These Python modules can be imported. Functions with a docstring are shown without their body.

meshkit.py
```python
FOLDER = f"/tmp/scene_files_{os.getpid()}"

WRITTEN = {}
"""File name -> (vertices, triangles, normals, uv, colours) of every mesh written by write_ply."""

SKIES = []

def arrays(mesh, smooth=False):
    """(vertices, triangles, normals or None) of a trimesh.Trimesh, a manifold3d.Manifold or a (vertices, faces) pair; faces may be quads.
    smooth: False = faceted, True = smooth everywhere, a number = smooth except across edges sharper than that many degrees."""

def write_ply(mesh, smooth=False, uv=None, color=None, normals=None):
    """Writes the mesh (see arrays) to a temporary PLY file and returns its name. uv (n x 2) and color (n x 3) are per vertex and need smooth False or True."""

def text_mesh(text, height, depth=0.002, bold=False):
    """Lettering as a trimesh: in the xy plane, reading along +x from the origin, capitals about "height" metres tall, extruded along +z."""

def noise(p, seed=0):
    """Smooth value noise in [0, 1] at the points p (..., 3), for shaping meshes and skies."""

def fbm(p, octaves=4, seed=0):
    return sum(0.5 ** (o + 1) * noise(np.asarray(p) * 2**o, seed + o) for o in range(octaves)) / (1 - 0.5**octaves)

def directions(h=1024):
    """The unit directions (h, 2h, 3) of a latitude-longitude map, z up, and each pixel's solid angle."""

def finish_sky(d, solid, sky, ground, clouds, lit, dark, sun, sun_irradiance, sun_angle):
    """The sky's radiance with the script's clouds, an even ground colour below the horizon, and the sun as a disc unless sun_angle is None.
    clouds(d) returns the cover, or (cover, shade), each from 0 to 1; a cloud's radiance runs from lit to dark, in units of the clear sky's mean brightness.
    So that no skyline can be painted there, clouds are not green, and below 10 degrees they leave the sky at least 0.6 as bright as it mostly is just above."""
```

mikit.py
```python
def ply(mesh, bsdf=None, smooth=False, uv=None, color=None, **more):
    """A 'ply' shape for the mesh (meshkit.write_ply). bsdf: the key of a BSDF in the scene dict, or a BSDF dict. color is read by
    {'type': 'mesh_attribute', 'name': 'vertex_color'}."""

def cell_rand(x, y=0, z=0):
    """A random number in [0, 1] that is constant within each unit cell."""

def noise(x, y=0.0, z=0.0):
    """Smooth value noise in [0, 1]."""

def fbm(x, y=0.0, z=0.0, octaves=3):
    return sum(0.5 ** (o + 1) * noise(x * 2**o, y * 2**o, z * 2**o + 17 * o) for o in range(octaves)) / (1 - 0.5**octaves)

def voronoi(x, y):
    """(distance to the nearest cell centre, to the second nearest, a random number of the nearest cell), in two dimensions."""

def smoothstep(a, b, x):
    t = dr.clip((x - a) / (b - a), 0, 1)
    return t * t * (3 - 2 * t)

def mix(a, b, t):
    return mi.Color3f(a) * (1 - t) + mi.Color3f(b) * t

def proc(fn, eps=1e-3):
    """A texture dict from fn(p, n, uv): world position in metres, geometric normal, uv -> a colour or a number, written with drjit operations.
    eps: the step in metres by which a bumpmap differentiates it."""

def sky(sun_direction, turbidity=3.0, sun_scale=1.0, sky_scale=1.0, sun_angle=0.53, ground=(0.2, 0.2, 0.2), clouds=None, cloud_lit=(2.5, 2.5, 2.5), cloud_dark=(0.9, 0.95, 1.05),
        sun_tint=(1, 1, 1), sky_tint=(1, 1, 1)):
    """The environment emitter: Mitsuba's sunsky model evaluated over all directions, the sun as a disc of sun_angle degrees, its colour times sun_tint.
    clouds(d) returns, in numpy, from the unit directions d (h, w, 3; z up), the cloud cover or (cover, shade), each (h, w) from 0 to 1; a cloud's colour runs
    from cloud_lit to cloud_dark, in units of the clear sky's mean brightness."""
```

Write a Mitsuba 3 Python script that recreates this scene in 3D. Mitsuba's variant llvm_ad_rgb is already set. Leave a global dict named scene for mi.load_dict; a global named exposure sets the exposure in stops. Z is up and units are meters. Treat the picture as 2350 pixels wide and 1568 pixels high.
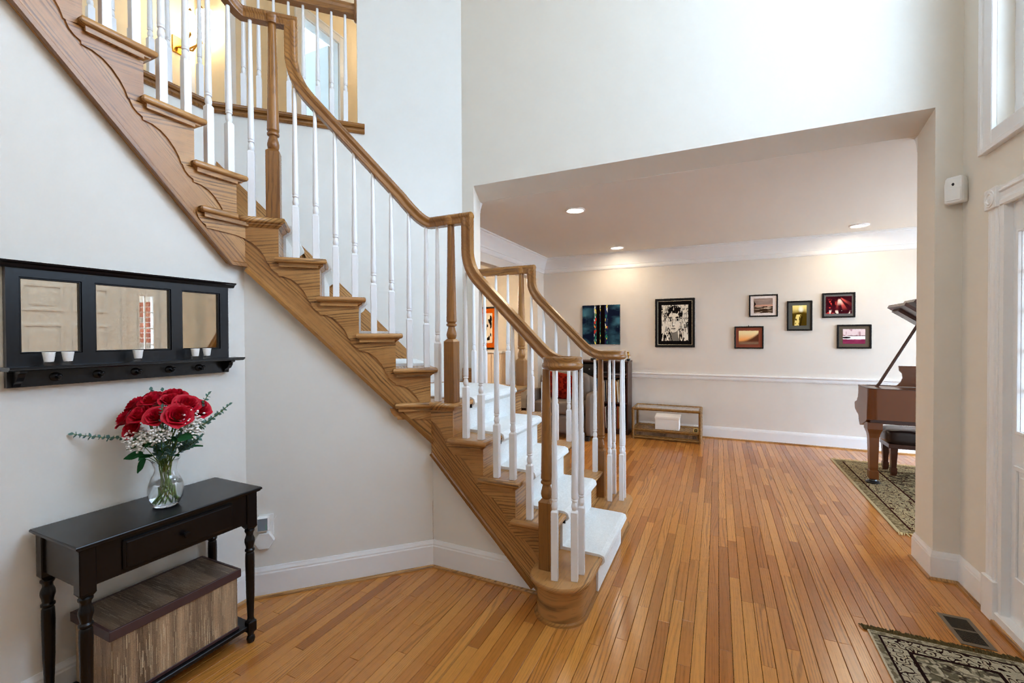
import math, random, numpy as np, trimesh, mitsuba as mi, drjit as dr, mikit, meshkit
from mikit import proc, noise, fbm, mix, smoothstep, cell_rand, voronoi
from shapely.geometry import Polygon, LineString, Point, box as sbox
import shapely
T = mi.ScalarTransform4f
R_ = random.Random(7)
NP = np.random.RandomState(5)
scene, labels = {}, {}

# ------------------------------------------------------------------ camera, sky, exposure
FOC, YAW, PIT, ROL, EYE = 1014.6, 0.4359, -0.0119, -0.0045, np.array([0, 0, 1.35])
fw = np.array([-math.sin(YAW) * math.cos(PIT), math.cos(YAW) * math.cos(PIT), math.sin(PIT)])
_r = np.cross(fw, [0, 0, 1]); _r /= np.linalg.norm(_r); _u = np.cross(_r, fw)
up = -math.sin(ROL) * _r + math.cos(ROL) * _u
scene['camera'] = {'type': 'perspective', 'fov': math.degrees(2 * math.atan(1175 / FOC)), 'fov_axis': 'x', 'near_clip': 0.05, 'far_clip': 200.0,
                   'to_world': T().look_at(origin=EYE.tolist(), target=(EYE + fw).tolist(), up=up.tolist())}
scene['sky'] = mikit.sky([0.5, -0.6, 0.62], turbidity=4, sun_scale=0.0, clouds=lambda d: 0.93 + 0 * d[..., 2], cloud_lit=(1.74, 2.40, 3.22), cloud_dark=(2.0, 2.1, 2.2), ground=(0.42, 0.42, 0.41))
exposure = 5.5
LAMP = 0.105

# ------------------------------------------------------------------ materials
def bs(name, d):
    scene[name] = d if d['type'] in ('dielectric', 'thindielectric', 'roughconductor', 'conductor', 'principledthin') else {'type': 'twosided', 'b': d}
def rgb(r, g, b): return {'type': 'rgb', 'value': [r, g, b]}
def s2l(r, g, b):
    return [((c / 255) / 12.92 if c / 255 < 0.04045 else ((c / 255 + 0.055) / 1.055) ** 2.4) for c in (r, g, b)]
def srgb(r, g, b): return rgb(*s2l(r, g, b))
def pr(name, col, rough=0.5, spec=0.5, **k):
    bs(name, {'type': 'principled', 'base_color': col, 'roughness': rough, 'specular': spec, **k})
def plastic(name, col, alpha=0.1, ior=1.49):
    bs(name, {'type': 'roughplastic', 'diffuse_reflectance': col, 'alpha': alpha, 'nonlinear': False, 'int_ior': ior})
def diffuse(name, col): bs(name, {'type': 'diffuse', 'reflectance': col})

diffuse('m_wall', srgb(222, 219, 212))
diffuse('m_wall_living', srgb(218, 211, 202))
diffuse('m_wall_warm', srgb(221, 215, 204))
diffuse('m_wall_upper', srgb(236, 218, 186))
diffuse('m_wall_blue', srgb(214, 224, 228))
diffuse('m_ceiling', srgb(226, 219, 209))
diffuse('m_ceiling_white', srgb(238, 238, 236))
plastic('m_trim', srgb(238, 238, 238), 0.2)
plastic('m_post_paint', srgb(240, 241, 243), 0.18)
plastic('m_black_wood', srgb(13, 11, 13), 0.10, 1.38)
plastic('m_black_frame', srgb(12, 15, 20), 0.13, 1.42)
plastic('m_picture_frame', srgb(14, 12, 11), 0.2, 1.3)
plastic('m_mahogany', srgb(104, 58, 25), 0.10)
plastic('m_dark_mahogany', srgb(66, 32, 18), 0.10)
plastic('m_leather', srgb(40, 26, 26), 0.14)
plastic('m_bookcase', srgb(60, 30, 18), 0.15)
plastic('m_white_plastic', srgb(232, 232, 230), 0.15)
plastic('m_dark_plastic', srgb(22, 22, 24), 0.12)
plastic('m_screen', srgb(128, 140, 150), 0.1)
diffuse('m_green_light', srgb(60, 190, 90))
diffuse('m_sofa', srgb(120, 108, 98))
diffuse('m_matt_white', srgb(240, 238, 234))
diffuse('m_card', {'type': 'mesh_attribute', 'name': 'vertex_color'})
diffuse('m_mortar', srgb(168, 164, 156))
diffuse('m_dark_gap', srgb(40, 24, 12))
pr('m_vent', srgb(120, 108, 92), 0.4, 0.5, metallic=0.6)
pr('m_brass', srgb(196, 150, 70), 0.25, 0.5, metallic=1.0)
pr('m_chrome', srgb(200, 200, 205), 0.15, 0.5, metallic=1.0)
pr('m_iron', srgb(40, 42, 46), 0.3, 0.5, metallic=0.7)
scene['m_mirror'] = {'type': 'conductor', 'material': 'Ag', 'specular_reflectance': rgb(0.93, 0.91, 0.86)}
scene['m_glass'] = {'type': 'dielectric', 'int_ior': 1.5, 'ext_ior': 1.0}
scene['m_water'] = {'type': 'dielectric', 'int_ior': 1.33, 'ext_ior': 1.0}
scene['m_pane'] = {'type': 'thindielectric', 'int_ior': 1.5, 'ext_ior': 1.0}
plastic('m_stem', srgb(86, 120, 44), 0.25)
bs('m_leaf', {'type': 'principledthin', 'base_color': srgb(44, 96, 58), 'roughness': 0.4, 'diff_trans': 0.5})
bs('m_eucalyptus', {'type': 'principledthin', 'base_color': srgb(98, 132, 124), 'roughness': 0.5, 'diff_trans': 0.4})
pr('m_petal', srgb(182, 5, 36), 0.55, 0.35, sheen=0.6)
diffuse('m_blossom', srgb(245, 246, 244))
plastic('m_wax', srgb(246, 246, 244), 0.2)

def f_oak(light, mid, dark, ring=120.0, amt=0.8):
    def fn(p, n, uv):
        u, v = uv.x, uv.y
        w = v * ring + 11.0 * fbm(u * 1.1, v * 5.0, 0.0, 2) + 0.5 * noise(u * 16, v * 60)
        s = 0.5 + 0.5 * dr.sin(w * 3.1416 + 1.2 * dr.sin(w * 0.9))
        line = smoothstep(0.45, 1.0, s) * (0.35 + 0.65 * noise(u * 9, v * 160)) * smoothstep(0.2, 0.6, noise(u * 1.7, v * 22, 8.0))
        pore = smoothstep(0.62, 0.85, noise(u * 22, v * 900))
        tone = fbm(u * 2.2, v * 9 + 31.0, 3.0, 2)
        c = mix(light, mid, dr.clip(tone * 1.5 - 0.2, 0, 1))
        return mix(c, dark, dr.clip(amt * line + 0.25 * pore, 0, 1))
    return fn
plastic('m_oak', proc(f_oak(s2l(194, 146, 90), s2l(162, 112, 62), s2l(76, 45, 20))), 0.13)
plastic('m_oak_rail', proc(f_oak(s2l(164, 114, 58), s2l(132, 86, 40), s2l(74, 42, 18), 150.0, 0.6)), 0.12)

def f_floor(p, n, uv):
    u, v = uv.x, uv.y                     # u: metres along the board, v: board number + fraction across
    b = dr.floor(v); fr = v - b
    k = cell_rand(b, 3, 1)
    x = (fr - 0.5) * 0.052 + 0.06 * cell_rand(b, 5, 2)
    uu = u + 31 * k
    w = x * 130 + 14.0 * fbm(uu * 1.1, x * 12, b, 2)
    s = 0.5 + 0.5 * dr.sin(w * 3.2)
    line = smoothstep(0.55, 1.0, s) * (0.45 + 0.55 * noise(uu * 30, x * 400))
    pore = smoothstep(0.62, 0.85, noise(uu * 20, x * 900, b))
    c = mix(s2l(206, 142, 68), s2l(166, 99, 39), k)
    c = mix(c, s2l(192, 128, 62), 0.5 * fbm(uu * 3, x * 30, b, 2))
    c = mix(c, s2l(140, 80, 32), smoothstep(0.80, 0.95, cell_rand(b, 9, 4)) * 0.5)
    amt = 0.12 + 0.55 * dr.square(cell_rand(b, 4, 7))
    return mix(c, s2l(108, 60, 22), dr.clip(amt * line + 0.22 * pore, 0, 1))
plastic('m_floor', proc(f_floor), 0.055, 1.62)

def f_carpet(p, n, uv):
    return mix(s2l(212, 214, 211), s2l(236, 238, 236), fbm(p.x * 160, p.y * 160, p.z * 160, 2))
bs('m_carpet', {'type': 'bumpmap', 'arbitrary': {'type': 'proc', **{k: v for k, v in proc(lambda p, n, uv: noise(p.x * 260, p.y * 260, p.z * 260) + 0.8 * noise(p.x * 90, p.y * 90, p.z * 90), 1e-3).items() if k != 'type'}}, 'scale': 0.0022,
                'b': {'type': 'diffuse', 'reflectance': proc(f_carpet)}})

def f_reed(p, n, uv):
    u, v = uv.x, uv.y                     # v runs across the reeds
    i = dr.floor(v * 480)
    k = cell_rand(i, dr.floor(u * 16 + 7 * cell_rand(i, 2, 1)), 3)
    g = noise(v * 45, u * 0.7, 2.0)
    c = mix(s2l(92, 70, 52), s2l(200, 168, 132), dr.clip(0.35 * k + 1.0 * g - 0.1, 0, 1))
    c = mix(c, s2l(226, 206, 172), smoothstep(0.80, 0.95, k) * 0.65)
    edge = dr.abs(v * 480 - i - 0.5) * 2
    return mix(c, s2l(40, 30, 22), smoothstep(0.6, 1.0, edge) * 0.7 + smoothstep(0.93, 0.99, noise(u * 200, i)) * 0.3)
plastic('m_reed', proc(f_reed), 0.3)
plastic('m_reed_dark', proc(lambda p, n, uv: f_reed(p, n, uv) * mi.Color3f(0.40, 0.38, 0.40)), 0.22)
plastic('m_lid_band', srgb(70, 48, 48), 0.3)

def f_rattan(p, n, uv):
    k = noise(p.x * 60, p.y * 60, p.z * 160)
    return mix(s2l(84, 56, 22), s2l(168, 124, 62), k)
plastic('m_rattan', proc(f_rattan), 0.2)

def rugfn(x0, x1, y0, y1, field, cream, dark, olive, sc, band):
    def fn(p, n, uv):
        x, y = p.x, p.y
        d = dr.minimum(dr.minimum(x - x0, x1 - x), dr.minimum(y - y0, y1 - y))
        a = voronoi(x * sc, y * sc)
        swirl = fbm(x * sc * 1.2, y * sc * 1.2, 2.0, 3)
        motif = smoothstep(0.50, 0.62, dr.abs(dr.sin(swirl * 9 + 2 * a[0])))
        c = mix(field, cream, motif * 0.75)
        c = mix(c, olive, smoothstep(0.35, 0.42, noise(x * sc * 2.3, y * sc * 2.3, 4.0)) * smoothstep(0.7, 0.55, noise(x * sc * 2.3, y * sc * 2.3, 4.0)) * 0.6)
        c = mix(c, dark, smoothstep(0.66, 0.74, noise(x * sc * 3.1, y * sc * 3.1)) * 0.8)
        c = mix(c, dark, smoothstep(0.10, 0.04, a[1] - a[0]) * 0.55)
        bord = mix(dark, cream, smoothstep(0.40, 0.5, dr.abs(dr.sin(fbm(x * sc * 2, y * sc * 2, 5.0, 2) * 14))) * 0.75)
        inb = (d < band) & (d > 0.3 * band)
        c = dr.select(inb, bord, c)
        line = (dr.abs(d - band) < 0.007) | (dr.abs(d - 0.3 * band) < 0.006)
        c = dr.select(line, mi.Color3f(dark), c)
        c = dr.select(d < 0.28 * band, mix(olive, cream, smoothstep(0.4, 0.6, noise(x * 90, y * 90)) * 0.5), c)
        return dr.select(d < 0.08 * band, mi.Color3f(cream), c) * (0.8 + 0.35 * noise(x * 420, y * 420))
    return fn
diffuse('m_rug_living', proc(rugfn(1.10, 3.0, 3.79, 5.8, s2l(66, 56, 46), s2l(170, 152, 116), s2l(46, 22, 18), s2l(100, 84, 58), 14.0, 0.33)))
diffuse('m_rug_front', proc(rugfn(0.615, 1.13, 1.0, 2.50, s2l(98, 94, 76), s2l(196, 188, 166), s2l(38, 24, 24), s2l(112, 104, 84), 16.0, 0.12)))
diffuse('m_fringe_dark', srgb(84, 72, 46))
diffuse('m_fringe_cream', srgb(206, 188, 140))
def f_red(p, n, uv): return mix(s2l(150, 40, 24), s2l(96, 18, 14), smoothstep(0.45, 0.6, fbm(p.x * 40, p.z * 40, p.y * 40, 2)))
diffuse('m_cushion', proc(f_red))

# --- flat prints -------------------------------------------------------
def ell(u, v, cx, cy, rx, ry): return dr.sqrt(dr.square((u - cx) / rx) + dr.square((v - cy) / ry))
def a_canvas(p, n, uv):
    u, v = uv.x, uv.y
    k = fbm(u * 3, v * 5, 1.0, 4)
    edge = dr.abs(u - 0.5) * 2
    c = mix(s2l(18, 26, 48), s2l(66, 112, 130), smoothstep(0.3, 0.7, k) * smoothstep(0.2, 0.95, edge))
    c = mix(c, s2l(96, 156, 160), smoothstep(0.62, 0.8, fbm(u * 9, v * 4, 9.0, 3)) * smoothstep(0.75, 1.0, edge))
    c = mix(c, s2l(14, 8, 8), smoothstep(0.385, 0.395, u) * smoothstep(0.605, 0.6, u))
    for x0, x1 in ((0.315, 0.385), (0.47, 0.5), (0.61, 0.685)):
        q = voronoi(u * 34 + x0 * 9, v * 15)
        h = q[2]
        g = mix(s2l(40, 50, 92), s2l(48, 130, 110), smoothstep(0.3, 0.4, h))
        g = mix(g, s2l(236, 222, 120), smoothstep(0.6, 0.63, h))
        g = mix(g, s2l(220, 60, 50), smoothstep(0.74, 0.76, h))
        g = mix(g, s2l(232, 238, 236), smoothstep(0.86, 0.88, h))
        g = mix(g, s2l(12, 10, 16), smoothstep(0.12, 0.05, q[1] - q[0]))
        c = mix(c, g, smoothstep(x0, x0 + 0.008, u) * smoothstep(x1, x1 - 0.008, u))
    return c
def a_portrait(p, n, uv):
    u, v = uv.x, uv.y
    w = 0.022 * (noise(u * 22, v * 22) - 0.5)
    u2, v2 = u + w, v + w
    ink = smoothstep(0.58, 0.66, noise(u * 30, v * 16)) * 0.6
    ink = dr.maximum(ink, smoothstep(0.55, 0.62, noise(u * 7, v * 7, 4.0)) * smoothstep(0.40, 0.5, noise(u * 40, v * 40, 6.0)) * 0.95)
    # coat and collar
    coat = smoothstep(0.30, 0.28, v2 + 0.35 * dr.square(u2 - 0.5))
    ink = ink * (1 - coat) + coat * smoothstep(0.60, 0.68, noise(u * 34, v * 14, 2.0))
    neck = smoothstep(0.36, 0.34, v2) * smoothstep(0.14, 0.13, dr.abs(u2 - 0.48) + 0.25 * (v2 - 0.24))
    ink = ink * (1 - neck) + neck * 0.75
    # hair
    hair = smoothstep(1.0, 0.97, ell(u2, v2, 0.50, 0.74, 0.30, 0.235))
    ink = ink * (1 - hair) + hair * (1.0 - 0.85 * smoothstep(0.62, 0.70, noise(u * 26, v * 15, 7.0)))
    # face
    f = ell(u2, v2, 0.47, 0.53, 0.235, 0.31)
    cut = 0.775 - 0.9 * dr.square(dr.maximum(u2 - 0.5, 0)) - 0.25 * dr.maximum(u2 - 0.5, 0)
    inside = smoothstep(1.0, 0.985, f) * smoothstep(cut, cut - 0.015, v2)
    lines = smoothstep(0.955, 0.985, f)
    lines = dr.maximum(lines, smoothstep(0.80, 0.84, noise(u * 36, v * 12, 5.0)) * 0.55)
    for ex in (0.345, 0.60):
        lines = dr.maximum(lines, smoothstep(1.05, 0.95, ell(u2, v2, ex + 0.005, 0.585, 0.034, 0.032)))
        lines = dr.maximum(lines, smoothstep(1.05, 0.95, ell(u2, v2, ex, 0.650, 0.080, 0.015)))
        lines = dr.maximum(lines, smoothstep(0.14, 0.08, dr.abs(ell(u2, v2, ex, 0.585, 0.075, 0.042) - 1)))
    lines = dr.maximum(lines, smoothstep(1.05, 0.95, ell(u2, v2, 0.455, 0.345, 0.095, 0.011)))
    lines = dr.maximum(lines, smoothstep(1.05, 0.9, ell(u2, v2, 0.46, 0.315, 0.05, 0.008)) * 0.8)
    lines = dr.maximum(lines, smoothstep(0.014, 0.008, dr.abs(u2 - 0.415 - 0.12 * (v2 - 0.45))) * smoothstep(0.42, 0.44, v2) * smoothstep(0.57, 0.54, v2))
    lines = dr.maximum(lines, smoothstep(1.05, 0.9, ell(u2, v2, 0.455, 0.425, 0.052, 0.012)))
    ink = ink * (1 - inside) + lines * inside
    ear = ell(u2, v2, 0.735, 0.56, 0.04, 0.075)
    ink = dr.select(ear < 1.0, smoothstep(0.7, 0.9, ear), ink)
    for cx, sl in ((0.30, 0.45), (0.70, -0.05)):
        ink = dr.maximum(ink, smoothstep(0.022, 0.014, dr.abs(u2 - cx - sl * (0.25 - v2))) * smoothstep(0.28, 0.26, v2))
    return mix(s2l(228, 222, 208), s2l(20, 18, 18), dr.clip(ink, 0, 1))
def a_seascape(p, n, uv):
    u, v = uv.x, uv.y
    c = mix(s2l(120, 104, 96), s2l(176, 152, 140), fbm(u * 3, v * 9, 1.0, 3))
    c = mix(c, s2l(216, 160, 136), smoothstep(0.12, 0.0, dr.abs(v - 0.5)) * 0.8)
    sea = mix(s2l(64, 46, 34), s2l(214, 190, 168), smoothstep(0.5, 0.75, noise(u * 5, v * 30)) * smoothstep(0.6, 0.1, dr.abs(u - 0.5)))
    c = dr.select(v < 0.45, sea, c)
    return mix(c, s2l(34, 22, 20), smoothstep(0.13, 0.09, u + 0.5 * dr.abs(v - 0.62)))
def a_desert(p, n, uv):
    u, v = uv.x, uv.y
    c = mix(s2l(244, 220, 168), s2l(240, 164, 92), smoothstep(0.9, 0.25, v))
    d = 0.2 + 0.62 * u * u
    c = mix(c, s2l(96, 52, 36), smoothstep(d + 0.12, d - 0.12, v))
    return mix(c, s2l(142, 112, 88), smoothstep(0.28, 0.1, v) * (0.6 + 0.4 * noise(u * 60, v * 60)))
def a_river(p, n, uv):
    u, v = uv.x, uv.y
    c = mix(s2l(120, 92, 20), s2l(246, 226, 140), smoothstep(0.62, 1.0, v + 0.1 * noise(u * 4, v * 2)))
    c = mix(c, s2l(255, 252, 226), smoothstep(0.25, 0.05, ell(u, v, 0.6, 0.82, 1.0, 0.9)))
    c = mix(c, s2l(76, 58, 14), smoothstep(0.72, 0.6, v + 0.12 * dr.abs(u - 0.55)))
    riv = smoothstep(0.2, 0.12, dr.abs(u - 0.3 - 0.5 * v * v))
    c = dr.select(v < 0.55, mix(c, s2l(236, 214, 130), riv * smoothstep(0.35, 0.5, noise(u * 14, v * 10) + 0.2)), c)
    return mix(c, s2l(46, 34, 10), smoothstep(0.06, 0.03, dr.abs(u - 0.55 - 0.3 * v)) * smoothstep(0.5, 0.4, v))
def a_flower(p, n, uv):
    u, v = uv.x, uv.y
    c = mix(s2l(30, 8, 14), s2l(74, 18, 30), fbm(u * 4, v * 5, 0.0, 2))
    a = dr.atan2(u - 0.50, 1.02 - v); r = dr.sqrt(dr.square(u - 0.50) + dr.square(1.02 - v))
    pet = smoothstep(0.25, 0.75, noise(a * 9, r * 1.5, 3.0)) * smoothstep(-0.25, 0.1, a) * smoothstep(0.95, 0.6, a) * smoothstep(0.1, 0.2, r) * smoothstep(0.95, 0.35, r)
    c = mix(c, s2l(226, 90, 84), pet)
    c = mix(c, s2l(252, 206, 190), smoothstep(0.35, 0.12, dr.abs(a - 0.12)) * smoothstep(0.15, 0.25, r) * smoothstep(0.6, 0.3, r))
    c = mix(c, s2l(206, 66, 62), smoothstep(0.55, 0.72, fbm(u * 9 + 2 * v, v * 7 - 3 * u, 6.0, 2)) * smoothstep(0.48, 0.3, u) * smoothstep(0.9, 0.7, v))
    c = mix(c, s2l(250, 220, 206), smoothstep(0.72, 0.8, noise(u * 13, v * 6, 8.0)) * smoothstep(0.26, 0.1, v))
    return c
def a_winter(p, n, uv):
    u, v = uv.x, uv.y
    c = mix(s2l(228, 208, 210), s2l(180, 140, 146), smoothstep(0.5, 0.8, noise(u * 13, v * 4)))
    c = dr.select(v < 0.52, mi.Color3f(s2l(248, 244, 244)), c)
    c = mix(c, s2l(90, 50, 58), smoothstep(0.03, 0.015, dr.abs(v - 0.55 + 0.02 * noise(u * 8, 1.0))) * smoothstep(0.1, 0.3, u))
    c = mix(c, s2l(20, 12, 16), smoothstep(1.05, 0.9, ell(u, v, 0.16, 0.42, 0.2, 0.06)))
    return dr.select(v < 0.28 + 0.03 * noise(u * 9, 2.0), mix(s2l(120, 36, 70), s2l(150, 60, 92), noise(u * 8, v * 20)), c)
def a_abstract(p, n, uv):
    u, v = uv.x, uv.y
    return mix(s2l(232, 220, 204), s2l(30, 24, 22), smoothstep(0.55, 0.6, fbm(u * 5, v * 7, 3.0, 2)))
for nm, fn in dict(canvas=a_canvas, portrait=a_portrait, seascape=a_seascape, desert=a_desert, river=a_river, flower=a_flower, winter=a_winter, abstract=a_abstract).items():
    diffuse('m_art_' + nm, proc(fn))

# ------------------------------------------------------------------ helpers
used = {}
def numbered(name):
    k = used.get(name, 0); used[name] = k + 1
    return name if k == 0 else f'{name}_{k:03d}'
def put(name, mesh, mat, parent=None, smooth=False, uv=None, color=None, label=None, to_world=None, **emit):
    key = numbered((parent + '__' if parent else '') + name)
    d = mesh if isinstance(mesh, dict) else mikit.ply(mesh, mat, smooth=smooth, uv=uv, color=color, **emit)
    scene[key] = {**d, 'to_world': to_world} if to_world is not None else d
    if label and parent: labels[key] = {'label': label}
    return key
def tag(key, label, cat=None, group=None, kind=None):
    labels[key] = {'label': label}
    if cat: labels[key]['category'] = cat
    if group: labels[key]['group'] = group
    if kind: labels[key]['kind'] = kind
    return key
def thing(name, label, cat, group=None):
    return tag(numbered(name), label, cat, group)
def struct(name, mesh, mat, label=None, **k):
    key = put(name, mesh, mat, **k)
    labels[key] = {'kind': 'structure', **({'label': label} if label else {})}
    return key
def cat(*ms): return trimesh.util.concatenate([m for m in ms])
def bx(x0, x1, y0, y1, z0, z1):
    m = trimesh.creation.box(extents=[x1 - x0, y1 - y0, z1 - z0]); m.apply_translation([(x0 + x1) / 2, (y0 + y1) / 2, (z0 + z1) / 2]); return m
def cb(x0, x1, y0, y1, z0, z1, c=0.003):
    """box with chamfered edges"""
    p = []
    for sx in (0, 1):
        for sy in (0, 1):
            for sz in (0, 1):
                X, Y, Z = (x0, x1)[sx], (y0, y1)[sy], (z0, z1)[sz]; dx, dy, dz = (c, -c)[sx], (c, -c)[sy], (c, -c)[sz]
                p += [[X, Y + dy, Z + dz], [X + dx, Y, Z + dz], [X + dx, Y + dy, Z]]
    return trimesh.convex.convex_hull(np.array(p))
class Frame:
    """local axes: a along, b sideways, z up"""
    def __init__(s, o, a, b): s.o, s.a, s.b = np.array([*o, 0.0][:3]), np.array([*a, 0.0]), np.array([*b, 0.0])
    def pt(s, t, n, z): return s.o + t * s.a + n * s.b + np.array([0, 0, z])
    def map(s, m):
        m = m.copy(); v = m.vertices
        m.vertices = s.o + v[:, :1] * s.a + v[:, 1:2] * s.b + v[:, 2:] * [0, 0, 1]
        if np.dot(np.cross(s.a, s.b), [0, 0, 1]) < 0: m.invert()
        return m
def tri_cap(poly):
    v, f = trimesh.creation.triangulate_polygon(poly, engine='earcut'); return np.asarray(v), np.asarray(f)
def prism(poly, d):
    """extrude a shapely polygon (x,y) by d along z"""
    if poly.geom_type == 'MultiPolygon': return cat(*[prism(g, d) for g in poly.geoms])
    return trimesh.creation.extrude_polygon(poly, d, engine='earcut')
def prism_tz(poly, n0, n1):
    """polygon in (t, z) extruded over n0..n1 sideways -> local (t, n, z)"""
    m = prism(poly, n1 - n0); v = m.vertices.copy()
    m.vertices = np.stack([v[:, 0], n0 + v[:, 2], v[:, 1]], 1); m.invert(); return m
def inset(pts, d):
    pts = np.asarray(pts, float); n = len(pts); out = []
    for i in range(n):
        p0, p, p1 = pts[i - 1], pts[i], pts[(i + 1) % n]
        e0, e1 = p - p0, p1 - p; e0 = e0 / np.linalg.norm(e0); e1 = e1 / np.linalg.norm(e1)
        n0, n1 = np.array([-e0[1], e0[0]]), np.array([-e1[1], e1[0]])
        k = n0 + n1; k = k / max(1e-9, (1 + n0 @ n1)); out.append(p + k * d)
    return np.array(out)
def ccw(pts):
    pts = np.asarray(pts, float)
    a = np.sum(pts[:, 0] * np.roll(pts[:, 1], -1) - np.roll(pts[:, 0], -1) * pts[:, 1])
    return pts if a > 0 else pts[::-1]
def loft(pts, levels):
    """stack of inset copies of an outline: levels = [(z, inset)] from bottom to top"""
    pts = ccw(pts); n = len(pts); rings = [np.c_[inset(pts, d), np.full(n, z)] for z, d in levels]
    V = np.vstack(rings); F = []
    for r in range(len(rings) - 1):
        for i in range(n):
            a, b = r * n + i, r * n + (i + 1) % n; F += [[a, b, b + n], [a, b + n, a + n]]
    for r, flip in ((0, True), (len(rings) - 1, False)):
        v, f = tri_cap(Polygon(rings[r][:, :2]))
        idx = [int(np.argmin(np.sum((rings[r][:, :2] - q) ** 2, 1))) + r * n for q in v]
        for t in f:
            t = [idx[j] for j in t]
            a, b, c = (V[j] for j in t)
            if ((b - a)[0] * (c - a)[1] - (b - a)[1] * (c - a)[0] > 0) == flip: t = t[::-1]
            F.append(t)
    return trimesh.Trimesh(V, np.array(F), process=False)
def sweep(profile, path, side, closed=False, capped=True, plan=False):
    """slide a closed 2-D profile (x sideways, y upwards) along a polyline with mitred joints"""
    path = np.asarray(path, float); n = len(path)
    d = [path[(i + 1) % n] - path[i] for i in range(n if closed else n - 1)]
    d = [x / np.linalg.norm(x) for x in d]
    side = np.asarray(side, float); side = side - d[0] * (side @ d[0]); side /= np.linalg.norm(side); upv = np.cross(side, d[0])
    if upv[2] < 0: upv = -upv
    prof = np.asarray(profile, float); m = len(prof)
    ring = path[0] + prof[:, :1] * side + prof[:, 1:] * upv
    if closed:
        nn = d[-1] + d[0]; ring = ring - np.outer(((ring - path[0]) @ nn) / (d[0] @ nn), d[0])
    rings = [ring]
    for i in range(1, n + (1 if closed else 0)):
        di = d[(i - 1) % len(d)]; P = path[i % n]
        nn = di + d[i % len(d)] if (closed or i < n - 1) else di
        k = ((P - ring) @ nn) / (di @ nn); ring = ring + np.outer(k, di); rings.append(ring)
    V = np.vstack(rings); F = []
    for r in range(len(rings) - 1):
        for i in range(m):
            a, b = r * m + i, r * m + (i + 1) % m; F += [[a, b, b + m], [a, b + m, a + m]]
    if capped and not closed:
        v, f = tri_cap(Polygon(prof)); idx = [int(np.argmin(np.sum((prof - q) ** 2, 1))) for q in v]
        for t in f: F.append([idx[j] for j in t]); F.append([idx[j] + (len(rings) - 1) * m for j in t][::-1])
    t = trimesh.Trimesh(V, np.array(F), process=False); t.fix_normals() if False else None
    if t.volume < 0: t.invert()
    return t
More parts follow.
